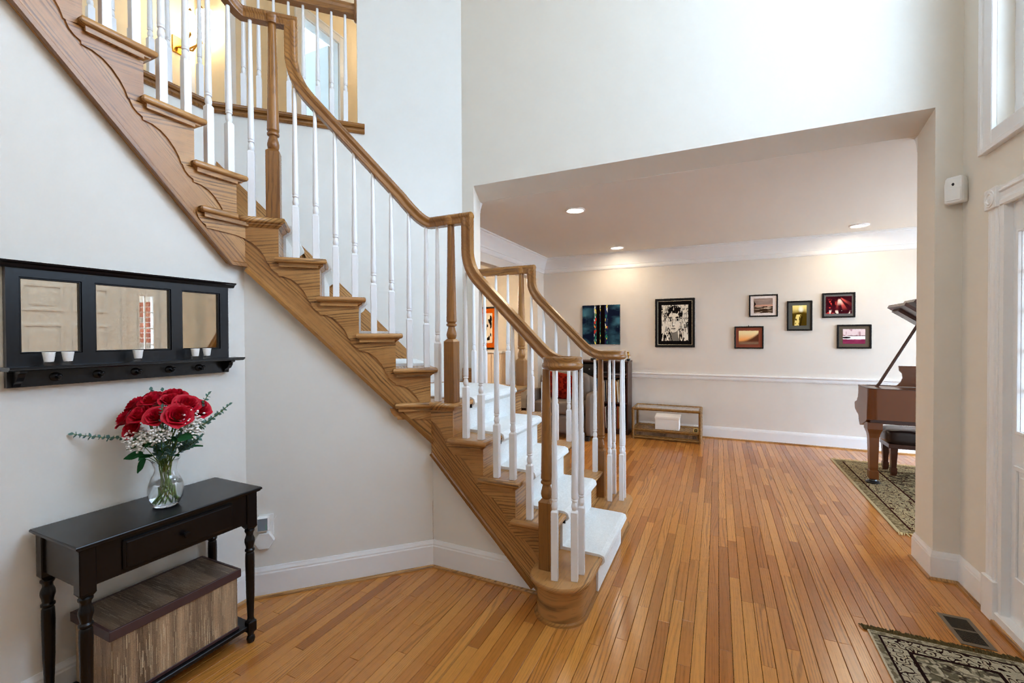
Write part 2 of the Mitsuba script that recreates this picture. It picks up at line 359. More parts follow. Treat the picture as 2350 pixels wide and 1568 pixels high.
def tube(path, r, n=8):
    a = np.arange(n) * 2 * math.pi / n
    path = np.asarray(path, float); d = path[1] - path[0]; d /= np.linalg.norm(d)
    s = np.cross(d, [0, 0, 1.0]) if abs(d[2]) < 0.9 else np.array([1.0, 0, 0])
    return sweep(np.c_[np.cos(a), np.sin(a)] * r, path, s)
def lathe(prof, n=20, at=(0, 0, 0)):
    """prof: (r, z) from bottom to top; closed on the axis"""
    p = [(0.0, prof[0][1])] * (prof[0][0] > 1e-6) + [tuple(x) for x in prof] + [(0.0, prof[-1][1])] * (prof[-1][0] > 1e-6)
    m = trimesh.creation.revolve(np.array(p), sections=n); m.apply_translation(at); return m
def ball(c, r, sub=2, sc=(1, 1, 1)):
    m = trimesh.creation.icosphere(subdivisions=sub, radius=1.0); m.vertices = m.vertices * np.array(sc) * r + np.array(c); return m
def rot(m, axis, deg, about=(0, 0, 0)):
    m = m.copy(); m.apply_transform(trimesh.transformations.rotation_matrix(math.radians(deg), axis, about)); return m
def split(m, ang):
    if ang is False:
        v = m.vertices[m.faces].reshape(-1, 3); return trimesh.Trimesh(v, np.arange(len(v)).reshape(-1, 3), process=False)
    return trimesh.graph.smooth_shade(m, angle=math.radians(ang), facet_minarea=None)
def grain(name, mesh, mat, parent, g, smooth=False, label=None, off=None):
    """a wooden piece: uv runs along the grain direction g (metres)"""
    g = np.asarray(g, float); g = g / np.linalg.norm(g)
    m = split(mesh, smooth); v = np.asarray(m.vertices)
    e1 = np.cross(g, [0.31, 0.2, 0.93]); e1 /= np.linalg.norm(e1); e2 = np.cross(g, e1)
    if smooth is False:
        fn = np.repeat(m.face_normals, 3, axis=0) if len(m.face_normals) * 3 == len(v) else np.tile(e1, (len(v), 1))
        c = np.cross(fn, g); L = np.linalg.norm(c, axis=1, keepdims=True)
        c = np.where(L > 0.2, c / np.maximum(L, 1e-9), e2); uu = np.where(L[:, 0] > 0.2, v @ g, v @ e1)
        vv = np.sum(v * c, 1)
    else: uu, vv = v @ g, v @ e1 + 0.7 * (v @ e2)
    o = off if off is not None else (R_.uniform(0, 40), R_.uniform(0, 9))
    return put(name, m, mat, parent, smooth=bool(smooth), uv=np.c_[uu + o[0], vv + o[1]], label=label)

# ------------------------------------------------------------------ key measures
S = math.sqrt(0.5)
YW, XR = 3.18, 1.19                       # opening wall, entrance-door wall
ZC = 2.53                                 # living-room ceiling
YF = 6.38                                 # far wall of the living room
RI = 0.1955                               # stair riser
C1, C2 = np.array([-1.5026, 2.115]), np.array([-2.16, 1.4576])
F1, F2, F3 = Frame(C1, (-1, 0), (0, 1)), Frame(C1, (-S, -S), (-S, S)), Frame(C2, (0, -1), (-1, 0))
W1, W2 = np.array([-1.935, 3.18]), np.array([-3.2, 1.915])      # outer stair wall corners
WE = np.array([-2.513, 2.602])                                  # where the balcony opening starts
ZU = 2.965                                                      # upper floor
def Z(k): return RI * k
def rk(k):
    return -0.1526 - 0.192 * (5 - k) if k <= 5 else (0.004 + 0.1935 * (k - 6) if k <= 10 else 0.046 + 0.1925 * (k - 11))
def zlow(F, t):
    return 0.677 + t if F is F1 else (0.743 + 1.0226 * t if F is F2 else 1.715 + 1.07 * max(0.0, t - 0.075))
PARTS = {}
exec_order = []

# ================================================================== STRUCTURE
# floor: strip boards running along y, board by board
struct('floor', bx(-5.3, 4.3, -3.0, 8.2, -0.08, -0.006), 'm_dark_gap', 'honey oak strip floor running from the entrance into the living room')
def board_meshes():
    rr = random.Random(11); out = []; bid = 0; w = 0.0524
    nx = int((3.6 + 2.30) / w)
    for i in range(nx):
        x0 = -2.30 + i * w; y = -0.4 - rr.random() * 0.9
        while y < 6.4:
            L = rr.choice([0.32, 0.45, 0.6, 0.75, 0.9, 1.1, 1.3]) * rr.uniform(0.9, 1.1)
            y1 = min(y + L, 6.4)
            xm, ym = x0 + w / 2, (y + y1) / 2
            depth = -0.4222 * xm + 0.9065 * ym; side = 0.9065 * xm + 0.4222 * ym
            vis = depth > 0.35 and abs(side) < 1.3 * depth + 0.7 and not (xm < -1.0 and ym > 2.3 and ym < 3.2) and not (xm > 1.25 and ym < 3.3) and not (xm > 1.7) and xm > -2.2 and not (xm < -1.4 and ym > 2.1 and ym < 6.0)
            out.append((depth if vis else 1e3 + depth, x0, x0 + w, y, y1, bid)); bid += 1; y = y1
    out.sort(); return out
def board(x0, x1, y0, y1, bid):
    g, c, h = 0.0009, 0.0011, -0.006
    X0, X1, Y0, Y1 = x0 + g, x1 - g, y0 + 0.0006, y1 - 0.0006
    V = np.array([[X0 + c, Y0 + c, 0], [X1 - c, Y0 + c, 0], [X1 - c, Y1 - c, 0], [X0 + c, Y1 - c, 0],
                  [X0, Y0, -c], [X1, Y0, -c], [X1, Y1, -c], [X0, Y1, -c], [X0, Y0, h], [X1, Y0, h], [X1, Y1, h], [X0, Y1, h]])
    F = [[0, 1, 2], [0, 2, 3]]
    for k in range(4):
        a, b = k, (k + 1) % 4
        for o in (0, 4): F += [[o + a, o + 4 + a, o + 4 + b], [o + a, o + 4 + b, o + b]]
    V = V[np.array(F)].reshape(-1, 3)
    uv = np.c_[V[:, 1], bid + np.clip((V[:, 0] - x0) / (x1 - x0), 0.01, 0.99)]
    return trimesh.Trimesh(V, np.arange(len(V)).reshape(-1, 3), process=False), uv
BOARDS = board_meshes()
for _, x0, x1, y0, y1, b in BOARDS[:296]:
    m, uv = board(x0, x1, y0, y1, b); put('floor_board', m, 'm_floor', 'floor', uv=uv)
ms = [board(*q[1:]) for q in BOARDS[296:]]
k = put('floor_board_field', cat(*[m for m, _ in ms]), 'm_floor', 'floor', uv=np.vstack([u for _, u in ms])); labels[k] = {'kind': 'stuff'}

# walls
stub = prism(Polygon([W1, (-1.823, YW), (-1.897, 3.42), (-2.10, 3.42), (-2.02, 3.24)]), 2.70)
head = prism(Polygon([(YW, 2.588), (3.42, 2.531), (3.42, 5.4), (YW, 5.4)]), 3.3)
head.vertices = np.stack([head.vertices[:, 2] - 1.95, head.vertices[:, 0], head.vertices[:, 1]], 1)
stubtop = prism(Polygon([W1 + [0, 0.005], (-1.95, YW + 0.001), (-1.95, 3.42), (-2.10, 3.42), (-2.02, 3.24)]), 5.4)
struct('wall_front', cat(stub, head, stubtop, bx(1.076, 1.42, YW, 3.42, 0, 2.70)), 'm_wall_warm', 'tall pale wall with the wide opening into the living room')
def wall_line(p, q, z0, z1, th=0.1):
    p, q = np.array(p, float), np.array(q, float); d = (q - p) / np.linalg.norm(q - p); n = np.array([d[1], -d[0]]) * th
    m = prism(Polygon([p, q, q + n, p + n]), z1 - z0); m.apply_translation([0, 0, z0]); return m
struct('wall_stair', cat(wall_line(W1, WE, 0, 5.4, 0.1), wall_line(WE, W2, 0, ZU - 0.03, 0.1), wall_line(W2, (-3.2, -1.4), 0, ZU - 0.03, 0.1)), 'm_wall', 'angled pale wall wrapping the outer side of the staircase')
pl = Polygon([(-1.4, 0), (YW + 0.05, 0), (YW + 0.05, 5.4), (-1.4, 5.4)]).difference(sbox(1.20, 0, 2.81, 1.945)).difference(sbox(1.20, 2.32, 2.865, 5.10))
m = prism(pl, 0.15); m.vertices = np.stack([m.vertices[:, 2] + XR, m.vertices[:, 0], m.vertices[:, 1]], 1)
struct('wall_right', m, 'm_wall_warm', 'entrance wall with the front door, its sidelight and the tall window above')
def under(F, t0, t1, top=None):
    ts = np.linspace(t0, t1, 24); zs = [min(zlow(F, t) + 0.10, 2.9) for t in ts]
    return F.map(prism_tz(Polygon([(t0, 0.0)] + [(t1, 0.0)] + [(t, z) for t, z in zip(ts[::-1], zs[::-1])]), 0.035, 0.10))
struct('wall_left', under(F3, -0.016, 2.86), 'm_wall', 'pale wall under the upper flight, behind the black mirror')
struct('wall_under_stair', under(F2, -0.012, 0.944), 'm_wall', 'slanted middle wall below the stair string')
struct('wall_under_flight', under(F1, -0.62, 0.016), 'm_wall', 'triangular wall below the lowest flight of stairs')
struct('wall_back', bx(-5.0, 1.4, -1.5, -1.4, 0, 5.4), 'm_wall')
struct('ceiling_foyer', cat(bx(-6.7, 1.4, -1.4, 6.6, 5.4, 5.5)), 'm_ceiling_white')
struct('ceiling_living', bx(-2.5, 4.3, 3.419, 6.45, ZC, ZC + 0.1), 'm_ceiling', 'flat taupe ceiling of the living room with recessed lights')
struct('wall_living', bx(-2.56, 4.3, YF, YF + 0.1, 0, 2.7), 'm_wall_living', 'far living-room wall hung with pictures')
struct('beam_living', cat(bx(-2.56, -2.43, 3.42, YF, 2.2, 2.6), bx(-2.56, -2.43, 6.12, YF, 0, 2.2)), 'm_wall_living', 'dropped beam and stub wall at the left end of the living room')
pl = Polygon([(3.2, 0), (6.48, 0), (6.48, 2.6), (3.2, 2.6)]).difference(sbox(3.6, 0.15, 6.35, 2.45))
m = prism(pl, 0.1); m.vertices = np.stack([m.vertices[:, 2] + 4.2, m.vertices[:, 0], m.vertices[:, 1]], 1)
struct('wall_living_right', m, 'm_wall_living')
struct('wall_living_front', bx(1.42, 4.3, 3.25, 3.42, 0, 2.62), 'm_wall_living')
# side room behind the stair
struct('wall_side_room', cat(bx(-5.3, -2.43, 7.6, 7.7, 0, 2.6), bx(-5.3, -5.2, 3.3, 7.7, 0, 2.6), bx(-2.56, -2.43, 6.47, 7.6, 0, 2.6), bx(-5.2, -2.1, 3.42, 3.5, 0, 2.6)), 'm_wall_living', 'warm lit wall of the side room seen between the balusters')
struct('ceiling_side_room', bx(-5.3, -2.5, 3.42, 7.7, 2.55, 2.62), 'm_ceiling')
# upper hall
upf = Polygon([W1 + [-.12, .05], WE + [-0.03, 0.03], W2 + [-0.03, 0.01], (-3.23, 0.2), (-6.7, 0.2), (-6.7, 6.6), (-1.9, 6.6)])
m = prism(upf, 0.24); m.apply_translation([0, 0, ZU - 0.26]); struct('floor_upper', m, 'm_matt_white')
pl = Polygon([(2.72, ZU - .02), (6.6, ZU - .02), (6.6, 5.45), (2.72, 5.45)]).difference(sbox(3.53, ZU - .02, 4.10, ZU + 2.02))
m = prism(pl, 0.12); m.vertices = np.stack([m.vertices[:, 2] - 4.37, m.vertices[:, 0], m.vertices[:, 1]], 1)
struct('wall_upper_hall', cat(m, bx(-4.75, -4.37, 2.72, 2.8, ZU - .02, 5.45), bx(-4.87, -4.75, -1.4, 2.8, ZU - .02, 5.45), bx(-4.3, -1.95, 6.5, 6.6, ZU - .02, 5.45), bx(-2.05, -1.95, 3.42, 6.5, ZU - .02, 5.45)), 'm_wall_upper', 'cream wall of the upper hall behind the balcony balusters')
struct('wall_upper_room', cat(bx(-6.7, -6.6, 2.0, 6.6, ZU - .02, 5.45), bx(-6.6, -4.4, 2.85, 2.95, ZU - .02, 5.45)), 'm_wall_blue')

# ---- exterior brick seen in the mirrors
struct('wall_exterior', bx(1.36, 4.3, 3.212, 3.25, -0.1, 3.0), 'm_mortar')
rr = random.Random(3)
for j in range(22):
    for i in range(10):
        x0 = 1.38 + i * 0.205 - (0.1 if j % 2 else 0.0); z0 = 0.35 + j * 0.067
        b = cb(max(x0, 1.365), x0 + 0.193, 3.200, 3.214, z0, z0 + 0.056, 0.003)
        c = np.array(s2l(126, 62, 48)) * rr.uniform(0.6, 1.25) if rr.random() > 0.2 else np.array(s2l(110, 100, 92))
        put('brick', b, 'm_card', 'wall_exterior', color=np.tile(c, (len(b.vertices), 1)))
struct('ceiling_porch', bx(1.36, 3.6, -0.6, 3.22, 2.08, 2.16), 'm_matt_white')
struct('ground_outside', bx(1.36, 14, -12, 3.3, -0.3, -0.15), 'm_mortar')

# ---- trim
BASE = [(0, 0), (0.013, 0), (0.013, 0.122), (0.0105, 0.128), (0.0105, 0.136), (0.006, 0.148), (0.004, 0.156), (0, 0.156)]
SHOE = [(0.0125, 0), (0.026, 0), (0.0255, 0.006), (0.022, 0.011), (0.0125, 0.015)]
cw1, cw2 = (-1.517, 2.15), (-2.195, 1.472)
p_in = [(-0.80, 2.15, 0), (*cw1, 0), (*cw2, 0), (-2.195, -0.9, 0)]
p_far = [(4.2, YF, 0), (-2.43, YF, 0), (-2.43, 6.12, 0), (-2.56, 6.12, 0)]
p_col = [(1.42, 3.42, 0), (1.076, 3.42, 0), (1.076, YW, 0), (XR, YW, 0), (XR, 2.895, 0)]
for n, (nm, p, sd) in enumerate((('baseboard_left', p_in, (0, -1, 0)), ('baseboard_living', p_far, (0, -1, 0)), ('baseboard_right', p_col, (0, 1, 0)))):
    struct(nm, sweep(BASE, p, sd), 'm_trim', ('white moulded baseboard under the stair walls', 'white baseboard along the far living-room wall', 'white baseboard around the foot of the opening pillar')[n])
    g = sweep(SHOE, p, sd); q = grain('shoe_moulding', g, 'm_oak', nm, (0.7, 0.7, 0.05) if n == 0 else ((1, 0.05, 0) if n == 1 else (0, 1, 0)), label='oak shoe moulding')
CR = [(0, 0), (0.105, 0), (0.105, -0.018), (0.092, -0.022), (0.09, -0.034), (0.072, -0.06), (0.045, -0.115), (0.03, -0.15), (0.026, -0.168), (0.018, -0.17), (0.018, -0.205), (0.01, -0.222), (0, -0.225)]
p_cr = [(4.2, YF, ZC), (-2.43, YF, ZC), (-2.43, 3.44, ZC)]
struct('trim_1', cat(sweep(CR, p_cr, (0, -1, 0)), sweep(np.array(CR) * 0.42, [(1.076, 3.42, ZC), (4.2, 3.42, ZC)], (0, 1, 0)), sweep(np.array(CR) * 0.42, [(-2.43, 3.42, ZC), (-1.897, 3.42, ZC)], (0, 1, 0))), 'm_trim', 'white crown moulding around the living-room ceiling')
RAIL = [(0, 0), (0.008, 0), (0.010, 0.008), (0.014, 0.014), (0.014, 0.045), (0.022, 0.052), (0.030, 0.056), (0.030, 0.07), (0.022, 0.074), (0, 0.076)]
struct('trim_2', sweep(RAIL, [(4.2, YF, 0.762), (-2.43, YF, 0.762)], (0, -1, 0)), 'm_trim', 'white chair rail across the far living-room wall')
# ---- entrance unit on the right wall
def on_right(m):                                       # (depth into the room, y, z)
    m = m.copy(); v = m.vertices; m.vertices = np.stack([XR - v[:, 0], v[:, 1], v[:, 2]], 1); m.invert(); return m
CAS = [(0, 0), (0.016, 0), (0.016, 0.012), (0.021, 0.016), (0.021, 0.024), (0.014, 0.03), (0.012, 0.05), (0.014, 0.062), (0.017, 0.066), (0.017, 0.085), (0.012, 0.09), (0, 0.09)]
k = struct('trim_3', cat(*[on_right(prism(Polygon([(a, y0 + b) for a, b in CAS]), 1.77)) .apply_translation([0, 0, 0.19]) for y0 in (2.803, 1.117)]), 'm_trim', 'white moulded casing around the front door and sidelight')
hc = prism(Polygon([(a, 0.092 - b * 0.09 / 0.09) for a, b in CAS]), 1.60)
hc.vertices = np.stack([hc.vertices[:, 0], 1.207 + hc.vertices[:, 2], 1.938 + hc.vertices[:, 1]], 1)
put('head_casing', on_right(hc), 'm_trim', k)
for y0 in (2.80, 1.112):
    blk = cb(0, 0.030, y0, y0 + 0.097, 1.938, 2.035, 0.003)
    put('rosette_block', on_right(blk), 'm_trim', k)
    rs = lathe([(0.004, 0.006), (0.008, 0.0065), (0.011, 0.003), (0.018, 0.002), (0.022, 0.006), (0.026, 0.006), (0.030, 0.002), (0.034, 0.003), (0.036, 0.005), (0.040, 0.004), (0.041, 0)], 32)
    rs = trimesh.Trimesh(np.stack([rs.vertices[:, 2] + 0.0295, rs.vertices[:, 0] + y0 + 0.0485, rs.vertices[:, 1] + 1.9865], 1), rs.faces)
    put('rosette', on_right(rs), 'm_trim', k, smooth=40)
    put('plinth', on_right(cb(0, 0.030, y0 - 0.002, y0 + 0.098, 0, 0.195, 0.003)), 'm_trim', k)
# sidelight
def panel_frame(y0, y1, z0, z1, x0, depth, wd):      # raised moulding rectangle (depth towards the room)
    return cat(cb(x0, x0 + depth, y0, y0 + wd, z0, z1, .002), cb(x0, x0 + depth, y1 - wd, y1, z0, z1, .002), cb(x0, x0 + depth, y0, y1, z0, z0 + wd, .002), cb(x0, x0 + depth, y0, y1, z1 - wd, z1, .002))
k = struct('window_1', on_right(cat(bx(-0.06, -0.02, 2.708, 2.81, 0.05, 1.945), bx(-0.06, -0.02, 2.46, 2.585, 0.05, 1.945), bx(-0.06, -0.02, 2.585, 2.708, 1.80, 1.945), bx(-0.06, -0.02, 2.585, 2.708, 0.05, 0.92), bx(-0.05, 0.006, 2.425, 2.462, 0.0, 1.945), bx(-0.06, 0.012, 2.772, 2.8045, 0.0, 1.945))), 'm_trim', 'white sidelight with a glazed upper part beside the front door')
put('pane', on_right(bx(-0.046, -0.042, 2.585, 2.708, 0.92, 1.80)), 'm_pane', k)
put('glass_moulding', on_right(panel_frame(2.57, 2.723, 0.905, 1.815, -0.02, 0.014, 0.014)), 'm_trim', k)
put('raised_panel', on_right(cat(panel_frame(2.53, 2.738, 0.245, 0.762, -0.02, 0.01, 0.02), cb(-0.022, -0.014, 2.57, 2.70, 0.285, 0.72, .004))), 'm_trim', k)
for z in (1.10, 1.275, 1.45, 1.625): put('muntin', on_right(bx(-0.052, -0.036, 2.585, 2.708, z - 0.006, z + 0.006)), 'm_trim', k)
put('muntin', on_right(bx(-0.052, -0.036, 2.640, 2.652, 0.92, 1.80)), 'm_trim', k)
put('sill', on_right(cb(-0.07, 0.024, 1.2, 2.803, 0.015, 0.055, 0.004)), 'm_trim', k)
grain('shoe_moulding', on_right(cb(0.0, 0.036, 1.2, 2.803, 0, 0.018, 0.004)), 'm_oak', k, (0, 1, 0), label='oak shoe moulding')
# front door, six panels
DY0, DY1 = 1.60, 2.425
k = struct('door_1', on_right(bx(-0.055, -0.012, DY0, DY1, 0.06, 1.94)), 'm_trim', 'white panelled front door reflected in the mirror')
for a, b in ((DY0 + 0.1, DY0 + 0.38), (DY1 - 0.38, DY1 - 0.1)):
    for z0, z1 in ((0.25, 0.75), (0.92, 1.48), (1.60, 1.84)):
        put('door_panel', on_right(cat(panel_frame(a, b, z0, z1, -0.013, 0.016, 0.020), cb(-0.014, 0.001, a + 0.05, b - 0.05, z0 + 0.05, z1 - 0.05, 0.012))), 'm_trim', k)
kb = lathe([(0.028, 0), (0.028, 0.008), (0.016, 0.012), (0.012, 0.02), (0.02, 0.026)], 24)
for nm, z, s in (('deadbolt', 1.24, 1.0), ('door_knob', 1.02, 1.2)):
    m = kb.copy(); m.vertices = np.stack([m.vertices[:, 2] * s - 0.013, m.vertices[:, 0] * s + DY0 + 0.06, m.vertices[:, 1] * s + z], 1)
    put(nm, on_right(m), 'm_brass', k, smooth=40)
put('door_frame', on_right(cat(bx(-0.06, 0.006, DY0 - 0.035, DY0 - 0.003, 0, 1.945), bx(-0.055, -0.015, 1.2, DY0 - 0.035, 0.05, 1.945))), 'm_trim', k)
# upper window
k = struct('window_2', on_right(cat(*[cb(-0.001, 0.02, *q, .003) for q in ((1.105, 1.2, 2.225, 5.20), (2.865, 2.96, 2.225, 5.20))], cb(-0.001, 0.02, 1.2, 2.865, 2.225, 2.318, .003), cb(-0.001, 0.02, 1.2, 2.865, 5.10, 5.20, .003))), 'm_trim', 'tall white framed window high above the front door')
put('casing_bead', on_right(cat(*[cb(0.015, 0.03, *q, .003) for q in ((2.935, 2.962, 2.223, 5.202), (1.103, 1.13, 2.223, 5.202))], cb(0.015, 0.03, 1.13, 2.935, 2.223, 2.25, .003))), 'm_trim', k)
put('sash', on_right(cat(bx(-0.11, -0.06, 2.79, 2.865, 2.32, 5.10), bx(-0.11, -0.06, 1.2, 1.275, 2.32, 5.10), bx(-0.11, -0.06, 1.275, 2.79, 2.32, 2.385), bx(-0.11, -0.06, 1.275, 2.79, 5.04, 5.10), bx(-0.11, -0.06, 2.0, 2.06, 2.385, 5.04))), 'm_trim', k)
put('pane', on_right(bx(-0.088, -0.084, 1.275, 2.79, 2.385, 5.04)), 'm_pane', k)
for y in (1.52, 1.76, 2.30, 2.54): put('muntin', on_right(bx(-0.094, -0.078, y - 0.007, y + 0.007, 2.385, 5.04)), 'm_trim', k)
for z in (2.75, 3.15, 3.55, 3.95, 4.35, 4.7): put('muntin', on_right(bx(-0.094, -0.078, 1.275, 2.79, z - 0.007, z + 0.007)), 'm_trim', k)
# upper-hall door casing
def on_upper(m): m = m.copy(); v = m.vertices; m.vertices = np.stack([-4.25 + v[:, 0], v[:, 1], v[:, 2]], 1); return m
k = struct('door_2', on_upper(cat(cb(0, 0.02, 3.46, 3.54, ZU, ZU + 2.10, .004), cb(0, 0.02, 4.09, 4.17, ZU, ZU + 2.10, .004), cb(0, 0.02, 3.54, 4.09, ZU + 2.01, ZU + 2.10, .004))), 'm_trim', 'white cased doorway in the upper hall')
put('casing_bead', on_upper(cat(cb(0.015, 0.03, 3.455, 3.475, ZU, ZU + 2.11, .003), cb(0.015, 0.03, 4.155, 4.175, ZU, ZU + 2.11, .003), cb(0.015, 0.03, 3.475, 4.155, ZU + 2.09, ZU + 2.11, .003))), 'm_trim', k)
put('door_jamb', on_upper(cat(bx(-0.12, 0.0, 3.53, 3.55, ZU, ZU + 2.02), bx(-0.12, 0.0, 4.08, 4.10, ZU, ZU + 2.02), bx(-0.12, 0.0, 3.53, 4.10, ZU + 2.0, ZU + 2.02))), 'm_trim', k)
put('door_leaf', on_upper(bx(-0.70, -0.12, 4.04, 4.075, ZU + 0.02, ZU + 1.99)), 'm_trim', k)
struct('trim_4', cat(cb(-4.26, -4.235, 2.71, 2.79, ZU, 5.35, .004), cb(-4.76, -4.73, 2.60, 2.70, ZU, 5.35, .004), cb(-4.255, -4.235, 2.86, 2.90, ZU, 5.35, .004)), 'm_trim', 'white vertical corner trim in the upper hall')

# ================================================================== STAIRCASE
st = thing('staircase', 'oak staircase with scrolled string brackets turning up around the foyer', 'staircase')
OV, TH = 0.045, 0.028                        # tread overhang at the string, tread thickness
LV = [(-0.048, 0.034), (-0.040, 0.026), (-0.036, 0.018), (-0.029, 0.017), (-0.0285, 0.009), (-0.026, 0.004), (-0.021, 0.0008), (-0.014, 0.0), (-0.007, 0.0008), (-0.002, 0.004), (0, 0.010)]
def tread(pts, z, g):
    m = loft(pts, [(z + a, d) for a, d in LV]); return grain('tread', m, 'm_oak', st, g, smooth=35)
def fp(F, t, n): return F.pt(t, n, 0)[:2]
NOSE = 0.036
OUT1 = 0.99                                   # outer tread end of flight 1 (sideways)
# first tread: bullnose at both ends
x_n, x_b = -0.545, -0.79
cI, cO, rb = np.array([-0.695, 2.05]), np.array([-0.695, 3.165]), 0.152
arcI = [cI + rb * np.array([math.cos(a), math.sin(a)]) for a in np.radians(np.linspace(200, 360, 22))]
arcO = [cO + rb * np.array([math.cos(a), math.sin(a)]) for a in np.radians(np.linspace(0, 160, 22))]
t1 = [(-0.80, 2.115)] + [(-0.845, 2.085)] + arcI + arcO + [(-0.845, 3.12), (-0.80, 3.06)]
tread(t1, Z(1), (0, 1, 0))
for k in (2, 3, 4):
    tread([fp(F1, rk(k) - NOSE, -OV), fp(F1, rk(k) - NOSE, OUT1), fp(F1, rk(k + 1) + 0.016, OUT1), fp(F1, rk(k + 1) + 0.016, -OV)], Z(k), (0, 1, 0))
inner5 = fp(F1, 0, 0) + np.array([0.0186, -0.045])
tread([(-1.314, 2.07), (-1.30, 3.105), (-1.83, 3.105), (-1.835, 3.178), (W1[0], 3.178), fp(F2, rk(6) + 0.016, 1.06), fp(F2, rk(6) + 0.016, -OV), (-1.484, 2.07)], Z(5), (0, 1, 0))
for k in (6, 7, 8, 9):
    tread([fp(F2, rk(k) - NOSE, -OV), fp(F2, rk(k) - NOSE, 1.06), fp(F2, rk(k + 1) + 0.016, 1.06), fp(F2, rk(k + 1) + 0.016, -OV)], Z(k), (-S, S, 0))
tread([fp(F2, rk(10) - NOSE, -OV), fp(F2, rk(10) - NOSE, 1.06), (W2[0] + 0.005, W2[1]), fp(F3, rk(11) + 0.016, 1.03), fp(F3, rk(11) + 0.016, -OV), (-2.115, 1.439)], Z(10), (-S, S, 0))
for k in (11, 12, 13, 14, 15):
    tread([fp(F3, rk(k) - NOSE, -OV), fp(F3, rk(k) - NOSE, 1.03), fp(F3, rk(k + 1) + 0.016, 1.03), fp(F3, rk(k + 1) + 0.016, -OV)], Z(k), (-1, 0, 0))
def FR(k): return F1 if k <= 5 else (F2 if k <= 10 else F3)
# risers
blk = np.array(t1)
m = loft(inset(ccw(blk), 0.034), [(0.0, 0.0), (Z(1) - 0.03, 0.0)]); mm = split(m, 35); put('riser', mm, 'm_oak', st, smooth=True, uv=np.c_[(mm.vertices[:, 0] + mm.vertices[:, 1]) * 0.7 + 3, mm.vertices[:, 2] * 0.22 + 0.3], label='curved bullnose riser of the first step')
m = sweep([(0, 0), (0.013, 0), (0.011, 0.01), (0, 0.014)], [(*p, 0) for p in inset(ccw(blk), 0.033)][1:-1], (0, -1, 0)); grain('shoe_moulding', m, 'm_oak_rail', st, (0, 1, 0.02), smooth=35)
for k in range(2, 17):
    F = FR(k); wd = 0.945 if k <= 5 else (1.055 if k <= 10 else 1.025)
    grain('riser', F.map(bx(rk(k), rk(k) + 0.02, -0.006, wd, Z(k - 1), Z(k) - TH)), 'm_oak', st, F.b)
# strings
def steps(F, ks, t_end, lead=None):
    p = []
    for k in ks: p += [(rk(k) + 0.002, Z(k - 1) - 0.03), (rk(k) + 0.002, Z(k) - 0.03)]
    return p
def string(F, ks, t0, t1, z_end, n0=0.0, n1=0.033):
    low = [(t, zlow(F, t)) for t in np.linspace(t1, t0, 30)]
    pts = [(t0, Z(ks[0] - 1) - 0.03)] + steps(F, ks, t1) + [(t1, z_end - 0.03)] + low
    return F.map(prism_tz(Polygon(pts).buffer(0), n0, n1))
grain('string_board', string(F1, [2, 3, 4, 5], -0.66, 0.0, Z(5)), 'm_oak', st, (-0.707, 0, 0.707), label='dark oak string board of the lowest flight')
grain('string_board', string(F2, [6, 7, 8, 9, 10], 0.0, 0.9297, Z(10)), 'm_oak', st, (-0.5, -0.5, 0.707), label='oak string board of the middle flight')
grain('string_board', string(F3, [11, 12, 13, 14, 15, 16], 0.0, 1.1, Z(16)), 'm_oak', st, (0, -0.707, 0.707), label='oak string board of the upper flight')
# outer string of flight 1 and its end wall
grain('string_board', F1.map(prism_tz(Polygon([(-0.62, 0), (0.3, 0.0), (0.3, Z(5) - .03)] + [q for q in steps(F1, [2, 3, 4, 5], 0)][::-1]).buffer(0), 0.915, 0.945)), 'm_oak', st, (-0.707, 0, 0.707))
# lower bead under each string
BEAD = [(-0.006, -0.004), (0.016, -0.004), (0.016, 0.012), (0.008, 0.018), (-0.006, 0.018)]
for F, t0, t1, sd in ((F1, -0.63, 0.0, (0, -1, 0)), (F2, 0.0, 0.93, (S, -S, 0)), (F3, 0.0, 1.1, (1, 0, 0))):
    ts = [t0, t1] if F is not F3 else [0.0, 0.075, 1.1]
    grain('string_bead', sweep(BEAD, [F.pt(t, 0.0, zlow(F, t) - 0.006) for t in ts], sd), 'm_oak_rail', st, F.pt(ts[-1], 0, zlow(F, ts[-1])) - F.pt(ts[-2], 0, zlow(F, ts[-2])))
# scrolled brackets
BR = [(0.0, -0.03), (0.0, -0.216), (0.040, -0.226), (0.053, -0.225), (0.063, -0.196), (0.079, -0.167), (0.105, -0.134), (0.131, -0.112), (0.163, -0.098), (0.196, -0.094), (0.197, -0.082), (0.214, -0.073), (0.230, -0.056), (0.238, -0.038), (0.240, -0.03)]
def bracket(F, pts): return F.map(prism_tz(Polygon(pts).buffer(0), -0.008, 0.002))
for k in (2, 3, 4, 6, 7, 8, 9, 11, 12, 13, 14, 15):
    grain('bracket', bracket(FR(k), [(rk(k) + a, Z(k) + b) for a, b in BR]), 'm_oak', st, FR(k).a + np.array([0, 0, -0.12]))
